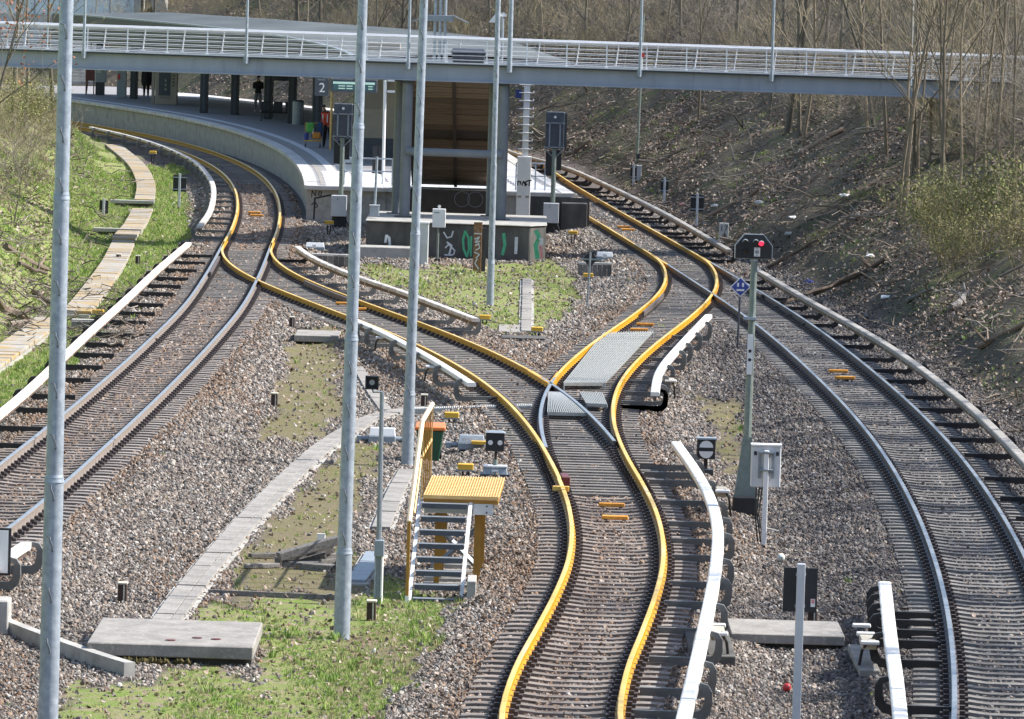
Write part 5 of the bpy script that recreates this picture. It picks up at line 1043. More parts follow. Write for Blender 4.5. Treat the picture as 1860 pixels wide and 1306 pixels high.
for px, py, lb in ((462, 386, 'far orange bar of the pair in the platform track'), (466, 391, 'near orange bar of the pair in the platform track'), (625, 551, 'far orange bar of the pair left of the second mast'), (650, 561, 'near orange bar of the pair half hidden by the second mast'), (1172, 589, 'far orange bar of the pair before the metal walkway'), (1161, 599, 'near orange bar of the pair before the metal walkway'), (1111, 917, 'far orange bar of the pair in the siding'), (1117, 940, 'near orange bar of the pair in the siding'), (1133, 412, 'far orange bar of the pair in the right track by the platform'), (1141, 417, 'near orange bar of the pair in the right track by the platform'), (1523, 674, 'far orange bar of the pair in the right track'), (1535, 686, 'near orange bar of the pair in the right track')):
    p = G(px, py, -.13); t = thing('sleeper_marker', lb, 'marker', (p.x, p.y, -.17), float(-slope(TB if px > 1200 or px > 1120 and py < 420 else (TM if py > 800 else (TC if 480 < px < 700 else (TD if px > 1000 else TA))), p.y))*0, 'orange bars between the rails')
    MB().box((0, 0, .04), (.46, .14, .07)).build('bar', 'orangebar', t, .01); MB().box((-.16, 0, .005), (.06, .2, .02)).build('clip', 'fastening', t); MB().box((.16, 0, .005), (.06, .2, .02)).build('clip', 'fastening', t)
# short marker posts
for i, (px, py, lb) in enumerate([(530, 597, 'by the moss strip below the left switch'), (498, 740, 'on the ballast left of the moss strip'), (770, 742, 'behind the top of the yellow stair rail'), (222, 1096, 'on the ballast above the big concrete slab'), (674, 1130, 'in the grass right of the second mast'), (1475, 1145, 'behind the black board at lower right'), (250, 482, 'left of the long cream cover'), (215, 480, 'at the step of the left concrete channel')]):
    t = gthing('marker_post', 'short dark post with pale top ' + lb, 'post', px, py, 'short dark marker posts'); MB().box((0, 0, .1), (.14, .14, .36)).build('post', 'stump', t, .015); MB().box((0, 0, .295), (.16, .16, .035)).build('cap', 'stump_top', t, .01); MB().box((.025, -.072, .12), (.02, .006, .3)).build('stripe', 'stump_top', t)
# ------------------------------------------------------------------ sign boards
def board(px, pb, pt, w_, py, label, hb, stickers=False, m='black', name='sign_board', r=.04):
    """back of a board on a post: pb/pt bottom and top of the board in the photograph, py foot"""
    p = on(px, py); Y = p.y; k = mpp(Y); t = thing(name, label, 'sign', p); z1, z0 = up(pt, px, Y) - p.z, up(pb, px, Y) - p.z
    lean = .0; MB().box((0, 0, (z1 + .06)/2 - .1), (2*r, 2*r, z1 + .26)).build('post', 'pale_box' if r > .035 else 'galv', t, .006); MB().box((0, .06, (z0 + z1)/2), (w_*k, .03, z1 - z0)).build('panel', m, t)
    for zz in (z0 + (z1 - z0)*.14, z1 - (z1 - z0)*.14): MB().box((0, .02, zz), (w_*k*hb, .06, .035)).build('clamp', 'galv', t)
    if stickers: MB().box((w_*k*.38, .042, z0 + .12), (.055, .006, .1)).build('sticker', 'white', t); MB().box((w_*k*.38, .038, z0 + .14), (.04, .004, .05)).build('sticker_print', 'paint_pink', t)
    return t
board(1444, 1112, 1032, 62, 1372, 'back of a black board on a square pale post at lower right', .3, True, r=.052)
board(325, 348, 318, 24, 380, 'black board on a post beside the curved pale cover', 1.0); board(1265, 384, 354, 24, 416, 'black board on a post on the slope above the far cover', 1.0); board(1206, 350, 325, 14, 372, 'narrow black board on a post on the far slope', 1.0); board(1150, 325, 300, 12, 338, 'small black board at the foot of the tall thin post', .9); board(188, 388, 364, 16, 392, 'small black board on the left grass slope', .3)
p = on(1150, 338); t = thing('slope_box', 'small pale cabinet behind the small black board on the far slope', 'cabinet', (p.x + .15, p.y + .8, float(gz(p.x + .15, p.y + .8)))); MB().box((0, 0, .32), (.36, .25, .6)).build('cabinet', 'pale_box', t, .01); MB().box((0, 0, .64), (.4, .3, .05)).build('roof', 'white', t)
p = on(1156, 310); t = thing('tall_post', 'tall thin grey green post rising from the far slope to the bridge', 'post', p); MB().tube([(0, 0, -.2), (.1, 0, 6.5)], [.06, .045], 8).build('shaft', 'greenpost', t); MB().box((.05, 0, .6), (.14, .14, .2)).build('collar', 'dark_box', t)
# kilometre stone 17 / 4
p = on(1314, 440); Y = p.y; k = mpp(Y); t = thing('distance_marker', 'pale grey distance marker reading 17 over 4', 'sign', p); h = 34*k; MB().box((0, 0, h/2), (17*k, .1, h)).build('plate', 'wall_pale', t, .01); text('digits', '17', 15*k, (0, -.055, h*.70), 'black', t); text('digits', '4', 15*k, (0, -.055, h*.3), 'black', t)
# triangle sign from behind
p = on(1066, 560); Y = p.y; k = mpp(Y); t = thing('triangle_sign', 'back of a dark triangular sign on a thin post in the ballast', 'sign', p); zc = up(472, 1069, Y) - p.z; lx = .05
MB().tube([(0, 0, -.1), (lx, 0, up(458, 1070, Y) - p.z)], .03, 7).build('post', 'grey_metal', t); MB().prism([(lx - 14*k, zc + 2*k), (lx, zc - 14*k), (lx + 14*k, zc + 2*k), (lx, zc + 15*k)], .04, .06).build('panel', 'black', t); MB().box((lx, .03, zc + 1*k), (32*k, .03, 3*k)).build('brace', 'grey_metal', t)
# blue diamond sign
p = on(1339, 634); Y = p.y; k = mpp(Y); t = thing('diamond_sign', 'blue diamond sign with white bars on a thin dark post', 'sign', p); zc = up(521, 1340, Y) - p.z; lx = .03
MB().tube([(0, 0, -.1), (lx, 0, zc)], .028, 7).build('post', 'slate', t)
def dia(r_, y0, y1): return MB().prism([(lx - r_, zc), (lx, zc - r_), (lx + r_, zc), (lx, zc + r_)], y0, y1)
dia(18.5*k, -.045, -.03).build('border', 'white', t); dia(16*k, -.055, -.046).build('panel', 'signblue', t)
for sx in (-4.5, 4.5): MB().box((lx + sx*k, -.06, zc + 4*k), (3.6*k, .008, 7*k)).build('bar', 'white', t)
MB().box((lx, -.06, zc - 5.5*k), (14*k, .008, 3.6*k)).build('bar', 'white', t)
# board with black frame at the left edge
p = on(-8, 1090); Y = p.y; k = mpp(Y); t = thing('edge_board', 'white board with black frame cut by the left edge', 'sign', p); zc = up(1001, -20, Y) - p.z
MB().box((-.1, 0, zc), (76*k, .04, 86*k)).build('frame', 'black', t); MB().box((-.1, -.024, zc), (66*k, .02, 78*k)).build('panel', 'white', t); MB().box((-.3, .05, zc/2), (.07, .07, zc)).build('post', 'galv', t)
# ------------------------------------------------------------------ cabinets before the abutment
t = gthing('white_cabinet', 'tall pale cabinet half hidden by the third mast', 'cabinet', 764, 482); k = mpp(t.location.y); MB().box((0, .2, 38*k), (26*k, .4, 76*k)).build('cabinet', 'pale_box', t, .02); MB().box((0, .2, 77*k), (28*k, .44, 3*k)).build('roof', 'white', t); MB().box((6*k, -.01, 22*k), (10*k, .03, 40*k)).build('door', 'wall_pale', t)
t = gthing('post_cabinet', 'small white cabinet on a dark thin post before the abutment', 'cabinet', 794, 476); k = mpp(t.location.y); zc = up(396, 796, t.location.y) - t.location.z; MB().box((.02, 0, zc), (24*k, .2, 34*k)).build('cabinet', 'white', t, .012); MB().tube([(0, .05, 0), (0, .05, zc)], .035, 6).build('post', 'greenpost', t); MB().box((-.05, -.105, zc + 10*k), (9*k, .006, 2*k)).build('label_strip', 'grey_metal', t); MB().box((0, .05, .05), (.18, .18, .1)).build('foot', 'black', t); MB().disc((.02, zc + 21*k), 3*k, -.03, .03, 10).build('eyelet', 'white', t)
t = gthing('graffiti_post', 'rusty brown steel post with white graffiti in the grass', 'post', 866, 496); k = mpp(t.location.y); h = 92*k; MB().box((0, 0, h/2), (15*k, .3, h)).build('beam', 'rust', t, .01); MB().box((11*k, .1, h*.46), (8*k, .2, h*.86)).build('rear_flange', 'dark_box', t); MB().box((0, 0, h + .01), (16*k, .32, .03)).build('cap', 'stump_top', t)
for pts in ([(-5, 62), (3, 66), (-4, 56), (4, 58)], [(-4, 50), (2, 54), (4, 46), (-3, 42)], [(-5, 38), (4, 34), (-2, 28)], [(0, 26), (-4, 18), (3, 8)], [(-6, 72), (6, 72)]): stroke(t, [(a*k, b*k) for a, b in pts], .018, 'paint_white', -.155)
t = gthing('meter_box', 'small grey meter box on the abutment behind the second mast', 'cabinet', 680, 398); t.location = (xat(680, 388, 201.2), 201.2, BZ + .1); k = mpp(201); MB().box((0, 0, .18), (17*k, .2, .34)).build('box', 'casing', t, .01); MB().box((0, 0, .36), (19*k, .24, .03)).build('lid', 'pale_box', t); MB().tube([(0, .15, 0), (.03, .15, 1.9)], .04, 6).build('pipe', 'galv', t)
# ------------------------------------------------------------------ green bin, wood pile, slabs
t = gthing('wheelie_bin', 'dark green bin with orange lid behind the yellow stair rail', 'bin', 780, 838); k = mpp(t.location.y); h = 58*k
MB().add([(-17*k, -.25, 0), (17*k, -.25, 0), (17*k, .25, 0), (-17*k, .25, 0), (-25*k, -.33, h), (25*k, -.33, h), (25*k, .33, h), (-25*k, .33, h)], [(3, 2, 1, 0), (0, 1, 5, 4), (1, 2, 6, 5), (2, 3, 7, 6), (3, 0, 4, 7), (4, 5, 6, 7)]).build('tub', 'bin_green', t, .02)
MB().add([(-28*k, -.37, h), (28*k, -.37, h), (28*k, .37, h), (-28*k, .37, h), (-28*k, -.37, h + .07), (28*k, -.37, h + .07), (26*k, .3, h + .12), (-26*k, .3, h + .12)], [(3, 2, 1, 0), (0, 1, 5, 4), (1, 2, 6, 5), (2, 3, 7, 6), (3, 0, 4, 7), (4, 5, 6, 7)]).build('lid', 'bin_lid', t, .015)
for sx in (-.2, .2): MB().tube([(sx - .03, .3, .09), (sx + .03, .3, .09)], .09, 12).build('wheel', 'black', t)
rgw = random.Random(5); pw = on(556, 1032); kw = mpp(pw.y)
WP = [(506, 1012, 614, 984, .24, 0, 'top grey beam of the wood pile, slanting up to the right'), (503, 1026, 600, 1000, .26, .3, 'dark notched beam under the top of the wood pile'), (453, 1010, 520, 1012, .12, 1.1, 'upper dark batten sticking out left of the wood pile'), (446, 1037, 505, 1040, .13, -.2, 'lower dark batten sticking out left of the wood pile'), (512, 1038, 575, 1030, .22, -.1, 'grey plank low in the wood pile'), (540, 1040, 606, 1036, .24, -.3, 'broad plank at the right foot of the wood pile'), (540, 1026, 592, 1008, .2, .5, 'splintered short plank inside the wood pile'), (570, 1010, 612, 1014, .22, .7, 'weathered plank end beside the mast in the wood pile'), (515, 1030, 560, 1012, .18, .8, 'short dark block at the back of the wood pile'), (560, 1030, 610, 1022, .2, .2, 'pale plank under the beam at the right of the wood pile'), (525, 1004, 560, 1000, .14, 1.2, 'thin board behind the top beam of the wood pile')]
for i, (x0_, y0_, x1_, y1_, w_, dy_, lb) in enumerate(WP):
    Y = pw.y + dy_; a = Vector((xat(x0_, y0_, Y), Y + rgw.uniform(-.2, .2), max(up(y0_, x0_, Y), -.36))); b = Vector((xat(x1_, y1_, Y), Y + rgw.uniform(-.2, .5), max(up(y1_, x1_, Y), -.36))); d = b - a; t = thing('timber', lb, 'timber', (a + b)/2, 0, 'timbers of the wood pile')
    o = MB().box((0, 0, 0), (d.length, w_, w_*.55)).build('plank', 'old_wood', t, .01); o.rotation_euler = d.to_track_quat('X', 'Z').to_euler(); o2 = MB().box((d.length*.5 - .02, 0, 0), (.05, w_*.9, w_*.5)).build('sawn_end', 'dark_box', o)
t = gthing('marker_stone', 'small upright white marker stone behind the wood pile', 'stone', 583, 990); k = mpp(t.location.y); MB().box((0, 0, 9*k), (15*k, .1, 20*k)).build('stone', 'white', t, .01); MB().box((0, 0, 19*k), (15.5*k, .11, 1.5*k)).build('cap', 'wall_pale', t)
# big slab at lower left
a, b = on(150, 1190), on(462, 1205); t = thing('concrete_slab', 'large raised concrete slab with black moss at lower left', 'slab', on(305, 1212)); lo = t.location; k = mpp(lo.y); hs = 38*k; w2 = 152*k
MB().box((.02, 1.6, hs - .09), (2*w2, 3.2, .18)).build('cover', 'slab', t, .015); MB().box((.25, 1.5, (hs - .18)/2 - .1), (2*w2 - .5, 2.6, hs + .02)).build('chamber', 'concrete_dark', t, .01)
mb = MB(); rg = random.Random(3)
for i in range(70):
    x = rg.gauss(-.3, .35); s_ = rg.uniform(.03, .09); mb.add([(x - s_, -.02, hs - .3 + rg.uniform(-.02, .1)), (x, -.05 - s_*.4, hs - .3 + rg.uniform(-.03, .1)), (x + s_, -.02, hs - .3 + rg.uniform(-.02, .1)), (x, -.015, hs - .3 + rg.uniform(.05, .14)), (x, -.015, hs - .36)], [(0, 1, 3), (1, 2, 3), (0, 4, 1), (1, 4, 2)])
mb.build('moss_tufts', 'moss', t)['kind'] = 'stuff'
for x, y in ((.0, .5), (.35, .9), (.62, .8)): MB().disc((x, 0), .07, 0, .01, 8).build('lichen_patch', 'brown_red', t).matrix_local = Matrix.Translation((0, y, hs + .004)) @ Matrix.Rotation(math.pi/2, 4, 'X')
t = thing('retaining_kerb', 'pale curved concrete kerb sloping down beside the big slab', 'kerb'); pts = [on(*q) for q in ((-30, 1135), (30, 1160), (110, 1190), (180, 1215), (235, 1232))]; MB().sweep(spline([q + Vector((0, 0, .0)) for q in pts], .4), [(-.08, -.3), (-.08, .2), (.08, .2), (.08, -.3)]).build('kerb', 'concrete', t); MB().box(pts[0] + Vector((.15, -.3, .15)), (.5, .6, .5)).build('end_block', 'concrete', t, .02)
# cable channels with separate covers
def channel(label, px, w_, step=1.0, m='slab', rows=1, z=.05, edge=True):
    pts = spline([on(*q) for q in px], .25); t = thing('cable_channel', label, 'cable channel', (0, 0, 0)); d = np.r_[0, np.cumsum([(pts[i+1] - pts[i]).length for i in range(len(pts)-1)])]; mesh = {}
    if edge: MB().sweep(pts, [(-w_/2 - .06, -.2), (-w_/2 - .06, z - .02), (w_/2 + .06, z - .02), (w_/2 + .06, -.2)]).build('trough', 'concrete', t)
    for q in np.arange(step/2, d[-1], step):
        i = min(int(np.searchsorted(d, q)), len(pts) - 1); p = pts[i]; dd = pts[min(i+2, len(pts)-1)] - pts[max(i-2, 0)]; an_ = math.atan2(dd.y, dd.x) - math.pi/2
        for r_ in range(rows):
            cw_ = (w_ - .012) if rows == 1 else ((.62*w_ - .01) if r_ == 0 else (.38*w_ - .01)); off = 0 if rows == 1 else (-.19*w_ if r_ == 0 else .31*w_); key = round(cw_, 3); mesh.setdefault(key, MB().box((0, 0, 0), (cw_, step - .01, .05)).mesh('channel_cover', m, .004))
            o = ob('channel_cover', mesh[key], t, p + Vector((off*math.cos(an_), off*math.sin(an_), z + RNG.uniform(-.003, .004))), an_ + RNG.uniform(-.006, .006))
    return t, pts
tc, pc_ = channel('main concrete cable channel running from the big slab to the middle masts', [(298, 1140), (365, 1052), (470, 930), (556, 845), (608, 803), (680, 764), (760, 746)], .44, 1.05, 'slab', 2)
channel('short concrete cable channel starting at the third mast foot', [(740, 858), (716, 905), (692, 965)], .33, 1.0)[0]
channel('dark steel cable channel beside the lamp pole', [(682, 1008), (664, 1040), (645, 1066)], .32, .8, 'casing')
channel('narrow cable channel between the masts above the main channel', [(650, 672), (672, 712), (697, 748)], .25, 1.2)
channel('concrete strip running through the grass island', [(957, 510), (957, 545), (956, 585), (956, 606)], .28, 1.2)
t = thing('ribbed_duct', 'ribbed grey metal duct crossing to the yellow rails', 'cable channel'); a, b = on(752, 754), on(966, 748); d = b - a; n_ = 60
MB().add([a + Vector((0, -.2, -.05)), b + Vector((0, -.2, -.05)), b + Vector((0, -.2, .12)), a + Vector((0, -.2, .12)), a + Vector((0, .2, -.05)), b + Vector((0, .2, -.05)), b + Vector((0, .2, .12)), a + Vector((0, .2, .12))], [(0, 1, 2, 3), (7, 6, 5, 4), (0, 4, 5, 1), (1, 5, 6, 2), (2, 6, 7, 3), (3, 7, 4, 0)]).build('duct', 'grille', t)
me_r = MB().box((0, 0, 0), (.02, .42, .03)).mesh('rib', 'wall_pale')
for i in range(n_): ob('rib', me_r, t, a.lerp(b, (i + .5)/n_) + Vector((0, 0, .13)))
# stepped channel on the left
def step_channel(label, px, w_, h_, m='slab_lichen'):
    pts = spline([on(*q) for q in px], .6); z = [p.z for p in pts]; t = thing('stepped_channel', label, 'cable channel'); zt_ = max(max(z) - .1, min(z) + h_)*1.0; base = [Vector((p.x, p.y, 0)) for p in pts]
    zt_ = float(np.mean(z)) + h_
    MB().sweep(base, [(-w_/2, -.6), (-w_/2, zt_ - .06), (w_/2, zt_ - .06), (w_/2, -.6)]).build('trough', 'concrete', t)
    d = np.r_[0, np.cumsum([(base[i+1] - base[i]).length for i in range(len(base)-1)])]; me_c = MB().box((0, 0, 0), (w_ + .08, 1.17, .09)).mesh('channel_cover', m, .01)
    for q in np.arange(.6, d[-1], 1.2):
        i = min(int(np.searchsorted(d, q)), len(base) - 1); dd = base[min(i+1, len(base)-1)] - base[max(i-1, 0)]; an_ = math.atan2(dd.y, dd.x) - math.pi/2; ob('channel_cover', me_c, t, (base[i].x, base[i].y, zt_ - .012), an_)
    return t
step_channel('lichen yellow concrete channel curving on the far left grass', [(262, 372), (264, 340), (246, 305), (206, 270)], .66, .16); step_channel('short stepped concrete channel below the far left curve', [(222, 445), (245, 418), (258, 392)], .66, .2); step_channel('grey concrete channel with lichen right of the left mast', [(138, 580), (170, 540), (205, 490), (222, 455)], .66, .18); step_channel('concrete channel at the left edge below the stick pile', [(-40, 690), (20, 648), (62, 617), (92, 592)], .66, .2)
for pxp, lb in (((240, 378), 'dark concrete crosspiece at the step of the far left channel'), ((213, 430), 'dark concrete crosspiece at the middle step of the left channel')):
    p = on(*pxp); t = thing('crosspiece', lb, 'kerb', p); MB().box((0, 0, .22), (1.6, .35, .12)).build('cap', 'concrete', t, .01); MB().box((.05, .05, .0), (1.4, .2, .36)).build('wall', 'concrete_dark', t)
# slabs lower right and mid
def flat_slab(label, px0, px1, py, dep, h=.14, m='slab'):
    a, b = on(px0, py), on(px1, py); t = thing('cover_slab', label, 'slab', (a + b)/2); MB().box((0, dep/2, h/2), (abs(b.x - a.x), dep, h)).build('slab', m, t, .012); MB().box((0, dep/2, -.12), (abs(b.x - a.x)*.94, dep*.8, .24)).build('footing', 'concrete_dark', t); return t
flat_slab('long grey slab between the siding and the right track', 1330, 1530, 1172, 2.0); flat_slab('small ribbed slab under the white cover at lower right', 1560, 1600, 1232, 3.2, .1); flat_slab('small slab under the cable of the bright cover', 1255, 1335, 1212, 3.4, .14, 'concrete_dark'); flat_slab('narrow concrete slab above the moss strip', 535, 614, 622, 2.2, .16); flat_slab('thin slab on the ballast below the grass island', 910, 990, 620, 1.0, .08, 'concrete_dark'); flat_slab('pale slab set in the grass island edge', 905, 955, 606, 3, .04)
t = thing('lawn_edging', 'thin grey edging board across the grass left of the second mast', 'edging'); a, b = on(378, 1082), on(612, 1092); MB().add([a + Vector((0, -.03, -.1)), b + Vector((0, -.03, -.1)), b + Vector((0, -.03, .08)), a + Vector((0, -.03, .08)), a + Vector((0, .03, -.1)), b + Vector((0, .03, -.1)), b + Vector((0, .03, .08)), a + Vector((0, .03, .08))], [(0, 1, 2, 3), (7, 6, 5, 4), (0, 4, 5, 1), (1, 5, 6, 2), (2, 6, 7, 3), (3, 7, 4, 0)]).build('board', 'old_wood', t); MB().box(b + Vector((-.1, 0, .0)), (.06, .1, .2)).build('peg', 'old_wood', t)
# metal walkways in the switch
def walkway(label, quad, z=-.02, nb=20):
    """quad: photo corners near-left, near-right, far-right, far-left at height z"""
    P_ = [G(*q, z) for q in quad]; t = thing('walkway', label, 'walkway'); mb = MB(); c = sum(P_, Vector())/4
    for i in range(nb + 1):
        f_ = i/nb; a_, b_ = P_[0].lerp(P_[1], f_), P_[3].lerp(P_[2], f_); o = MB().sweep([a_, b_], [(-.011, -.04), (-.011, 0), (.011, 0), (.011, -.04)]).build('grating_bar', 'grille', t)
    for f_ in np.linspace(.02, .98, max(3, int((P_[3] - P_[0]).length/.9))):
        a_, b_ = P_[0].lerp(P_[3], f_), P_[1].lerp(P_[2], f_); MB().tube([a_ - Vector((0, 0, .03)), b_ - Vector((0, 0, .03))], .008, 4).build('cross_bar', 'grille', t)
    MB().add([P_[0] - Vector((0, .01, .0)), P_[1] - Vector((0, .01, 0)), P_[1] - Vector((0, .01, .07)), P_[0] - Vector((0, .01, .07)), P_[0] + Vector((0, .02, 0)), P_[1] + Vector((0, .02, 0)), P_[1] + Vector((0, .02, -.07)), P_[0] + Vector((0, .02, -.07))], [(3, 2, 1, 0), (4, 5, 6, 7), (0, 1, 5, 4), (1, 2, 6, 5), (2, 3, 7, 6), (3, 0, 4, 7)]).build('front_edge', 'grille', t)
    for q in P_: MB().tube([q, q - Vector((0, 0, .32))], .02, 5).build('foot', 'grey_metal', t)
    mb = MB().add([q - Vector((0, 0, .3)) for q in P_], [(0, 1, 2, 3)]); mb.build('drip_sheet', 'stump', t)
walkway('long ribbed metal walkway between the two link tracks', [(1024, 695), (1098, 695), (1186, 601), (1098, 603)]); walkway('short ribbed metal walkway in front of the crossing nose', [(995, 748), (1068, 750), (1026, 712), (997, 711)], nb=18); walkway('small ribbed step at the near end of the long walkway', [(1066, 732), (1102, 734), (1093, 713), (1054, 712)], nb=12)
# balls, litter
for px, py, m, lb in ((1418, 1022, 'ball_white', 'dirty white ball on the ballast right of the control cabinet'), (1429, 1260, 'red', 'red ball lying beside the post of the black board')):
    p = on(px, py); bm = bmesh.new(); bmesh.ops.create_uvsphere(bm, u_segments=18, v_segments=12, radius=8*mpp(p.y)); me = bpy.data.meshes.new('ball'); bm.to_mesh(me); bm.free(); me.materials.append(MATS[m]); me.polygons.foreach_set('use_smooth', [True]*len(me.polygons)); t = thing('ball', lb, 'ball', p + Vector((0, 0, 8*mpp(p.y) + .01))); ob('shell', me, t); MB().tube([(.02, -8*mpp(p.y) + .004, .01), (.02, -8*mpp(p.y) - .003, .01)], .012, 8).build('valve', 'grey_metal', t)
rgl = random.Random(11)
for i, (px, py, m) in enumerate([(1440, 398, 'white'), (1535, 360, 'white'), (1610, 545, 'white'), (1378, 372, 'wall_pale'), (1432, 430, 'wall_pale'), (1530, 595, 'wall_pale'), (1240, 375, 'paint_pink'), (1300, 378, 'wall_pale'), (1580, 470, 'white'), (1470, 515, 'signblue'), (1555, 606, 'white'), (930, 470, 'white')]):
    p = on(px, py); t = thing('litter', 'crumpled scrap of pale litter lying on the right bank' if px != 930 else 'crumpled white bag at the foot of the graffiti abutment', 'litter', p, rgl.uniform(0, 3), 'litter on the right bank' if px != 930 else None); bm = bmesh.new(); bmesh.ops.create_icosphere(bm, subdivisions=2, radius=.14)
    for v in bm.verts: v.co = v.co*rgl.uniform(.6, 1.2); v.co.z = max(v.co.z*.5 + .05, 0); v.co.x *= 1.4
    me = bpy.data.meshes.new('wrapper'); bm.to_mesh(me); bm.free(); me.materials.append(MATS[m]); ob('wrapper', me, t)
# ------------------------------------------------------------------ yellow driver stairs
zt_ = 1.10; fl_, fr_, bl_, br_ = G(770, 899, zt_), G(905, 901, zt_), G(786, 863, zt_), G(921, 866, zt_); ys0 = fl_.y; dep = bl_.y - ys0; t = thing('driver_stairs', 'yellow steel stairs with grating platform and railing beside the siding', 'stairs', (fl_.x, ys0, -.42)); o_ = Vector((fl_.x, ys0, -.42)); L_ = lambda v: Vector(v) - o_
W_ = fr_.x - fl_.x; H_ = zt_ + .42; sk = bl_.x - fl_.x; D_ = dep
q = [Vector((0, 0, H_)), Vector((W_, 0, H_)), Vector((W_ + sk, D_, H_)), Vector((sk, D_, H_))]
for i in range(29):
    f_ = i/28; MB().sweep([q[0].lerp(q[1], f_), q[3].lerp(q[2], f_)], [(-.008, -.035), (-.008, 0), (.008, 0), (.008, -.035)]).build('grating_bar', 'stair_yellow', t)
for f_ in np.linspace(.04, .96, 14): MB().tube([q[0].lerp(q[3], f_) - Vector((0, 0, .012)), q[1].lerp(q[2], f_) - Vector((0, 0, .012))], .011, 4).build('cross_bar', 'stair_yellow', t)
MB().slabpoly([(v.x, v.y) for v in q], H_ - .12, H_ - .06).build('platform_tray', 'stair_ochre', t)
MB().box((W_/2, -.02, H_ - .02), (W_ + .02, .03, .06)).build('front_edge', 'stair_yellow', t, .004)
MB().box((W_*.47, .1, H_ - .2), (W_*.92, .12, .16)).build('front_beam', 'pale_box', t, .006); MB().box((W_*.80, .02, H_ - .2), (.3, .06, .17)).build('bolt_plate', 'pale_box', t)
for zz in (-.15, -.25): MB().disc((W_*.85, H_ + zz), .014, -.02, -.008, 8).build('bolt', 'black', t)
MB().box((W_*.88, D_*.5, H_ - .2), (.12, D_*.95, .16)).build('side_beam', 'grey_metal', t); MB().box((.1, D_*.5, H_ - .2), (.12, D_*.95, .16)).build('side_beam', 'grey_metal', t)
for yy in (.35, D_*.33, D_*.66, D_*.95):
    for xx in (.22, W_*.72): MB().box((xx + sk*yy/D_, yy, (H_ - .2)/2), (.085, .1, H_ - .2)).build('leg', 'stair_ochre', t)
    MB().box((W_*.55 + sk*yy/D_, yy, .05), (1.25, .24, .14)).build('footing', 'concrete', t, .01)
for s_ in (-1, 1): MB().tube([(.22, D_*.5, .55 + s_*.3), (W_*.72, D_*.5, .55 - s_*.3)], .045, 4).build('brace', 'grey_metal', t)
# flight of steps towards the camera
nT = 8; run = 1.75; xs0, xs1 = -.03, W_*.60
for i in range(nT):
    f_ = (i + .5)/nT; MB().box(((xs0 + xs1)/2 - .08*(1 - f_), -run*(1 - f_), H_*f_ - .02), (xs1 - xs0, .17, .016)).build('tread', 'grey_metal', t, .004); MB().box(((xs0 + xs1)/2 - .08*(1 - f_), -run*(1 - f_) - .1, H_*f_ - .055), (xs1 - xs0 - .03, .02, .075)).build('tread_lip', 'slate', t)
for xx in (xs0 - .03, xs1 + .04):
    mb = MB(); mb.add([(xx - .03 - .1, -run - .02, .0), (xx + .03 - .1, -run - .02, .0), (xx + .03, .02, H_ - .08), (xx - .03, .02, H_ - .08), (xx - .03 - .1, -run + .18, .0), (xx + .03 - .1, -run + .18, .0), (xx + .03, .22, H_ - .08), (xx - .03, .22, H_ - .08)], [(0, 1, 2, 3), (7, 6, 5, 4), (0, 4, 5, 1), (1, 5, 6, 2), (2, 6, 7, 3), (3, 7, 4, 0)]); mb.build('stringer', 'white', t)
MB().box((xs1 + .1, -run + .1, .16), (.14, 1.0, .5)).build('side_wall', 'concrete', t, .01)
RH = 1.15
MB().box((-.19, -run - .1, .62), (.055, .055, 1.28)).build('newel_post', 'stair_ochre', t, .006); MB().box((-.19, -run - .1, .03), (.06, .06, .2)).build('newel_foot', 'white', t)
MB().tube([(-.19, -run - .12, 1.26), (-.06, -.05, H_ + RH), (-.06 + .02, .08, H_ + RH + .03), (sk - .04, D_, H_ + RH)], .04, 8).build('handrail', 'stair_cream', t)
MB().tube([(-.13, -run*.5, H_*.5 + .55), (-.06, 0, H_ + RH*.5), (sk - .04, D_, H_ + RH*.5)], .022, 6).build('mid_rail', 'stair_yellow', t)
for i in range(6):
    f_ = i/5; b_ = Vector((-.04, 0, H_)).lerp(Vector((sk - .03, D_, H_)), f_); MB().box((b_.x, b_.y, H_ + RH/2 - .05), (.02, .05, RH + .05)).build('baluster', 'stair_ochre' if 0 < i < 5 else 'stair_yellow', t)
# ------------------------------------------------------------------ people on the platform
def person(name, label, p, h, nodes, edges, mats, region, rz=0.0):
    """one continuous skinned body; nodes: (x, y, z, radius) for height 1"""
    me = bpy.data.meshes.new('body'); me.from_pydata([(a*h, b*h, c*h) for a, b, c, r in nodes], edges, []); o = bpy.data.objects.new('body', me); COL.objects.link(o); md = o.modifiers.new('skin', 'SKIN'); md.use_smooth_shade = True
    sv = me.skin_vertices[0].data if me.skin_vertices else None
    if sv is None:
        bm = bmesh.new(); bm.from_mesh(me); bm.verts.layers.skin.verify(); bm.to_mesh(me); bm.free(); sv = me.skin_vertices[0].data
    for i, nn in enumerate(nodes): sv[i].radius = (nn[3]*h, nn[3]*h); sv[i].use_root = i == 0
    s2 = o.modifiers.new('sub', 'SUBSURF'); s2.levels = 2; s2.render_levels = 2; bpy.context.view_layer.update()
    m2 = bpy.data.meshes.new_from_object(o.evaluated_get(bpy.context.evaluated_depsgraph_get())); bpy.data.objects.remove(o); m2.materials.clear()
    for q_ in mats: m2.materials.append(MATS[q_])
    for f_ in m2.polygons: f_.material_index = region(f_.center/h); f_.use_smooth = True
    t = thing(name, label, 'person', p, rz); ob('body', m2, t); return t
LEG = lambda s, fx, fy: [(s*.05, 0, .5, .062), (s*.055 + fx*.4, fy*.4 - .015, .28, .048), (s*.055 + fx*.8, fy*.8, .06, .032), (s*.06 + fx, fy - .07, .02, .026)]
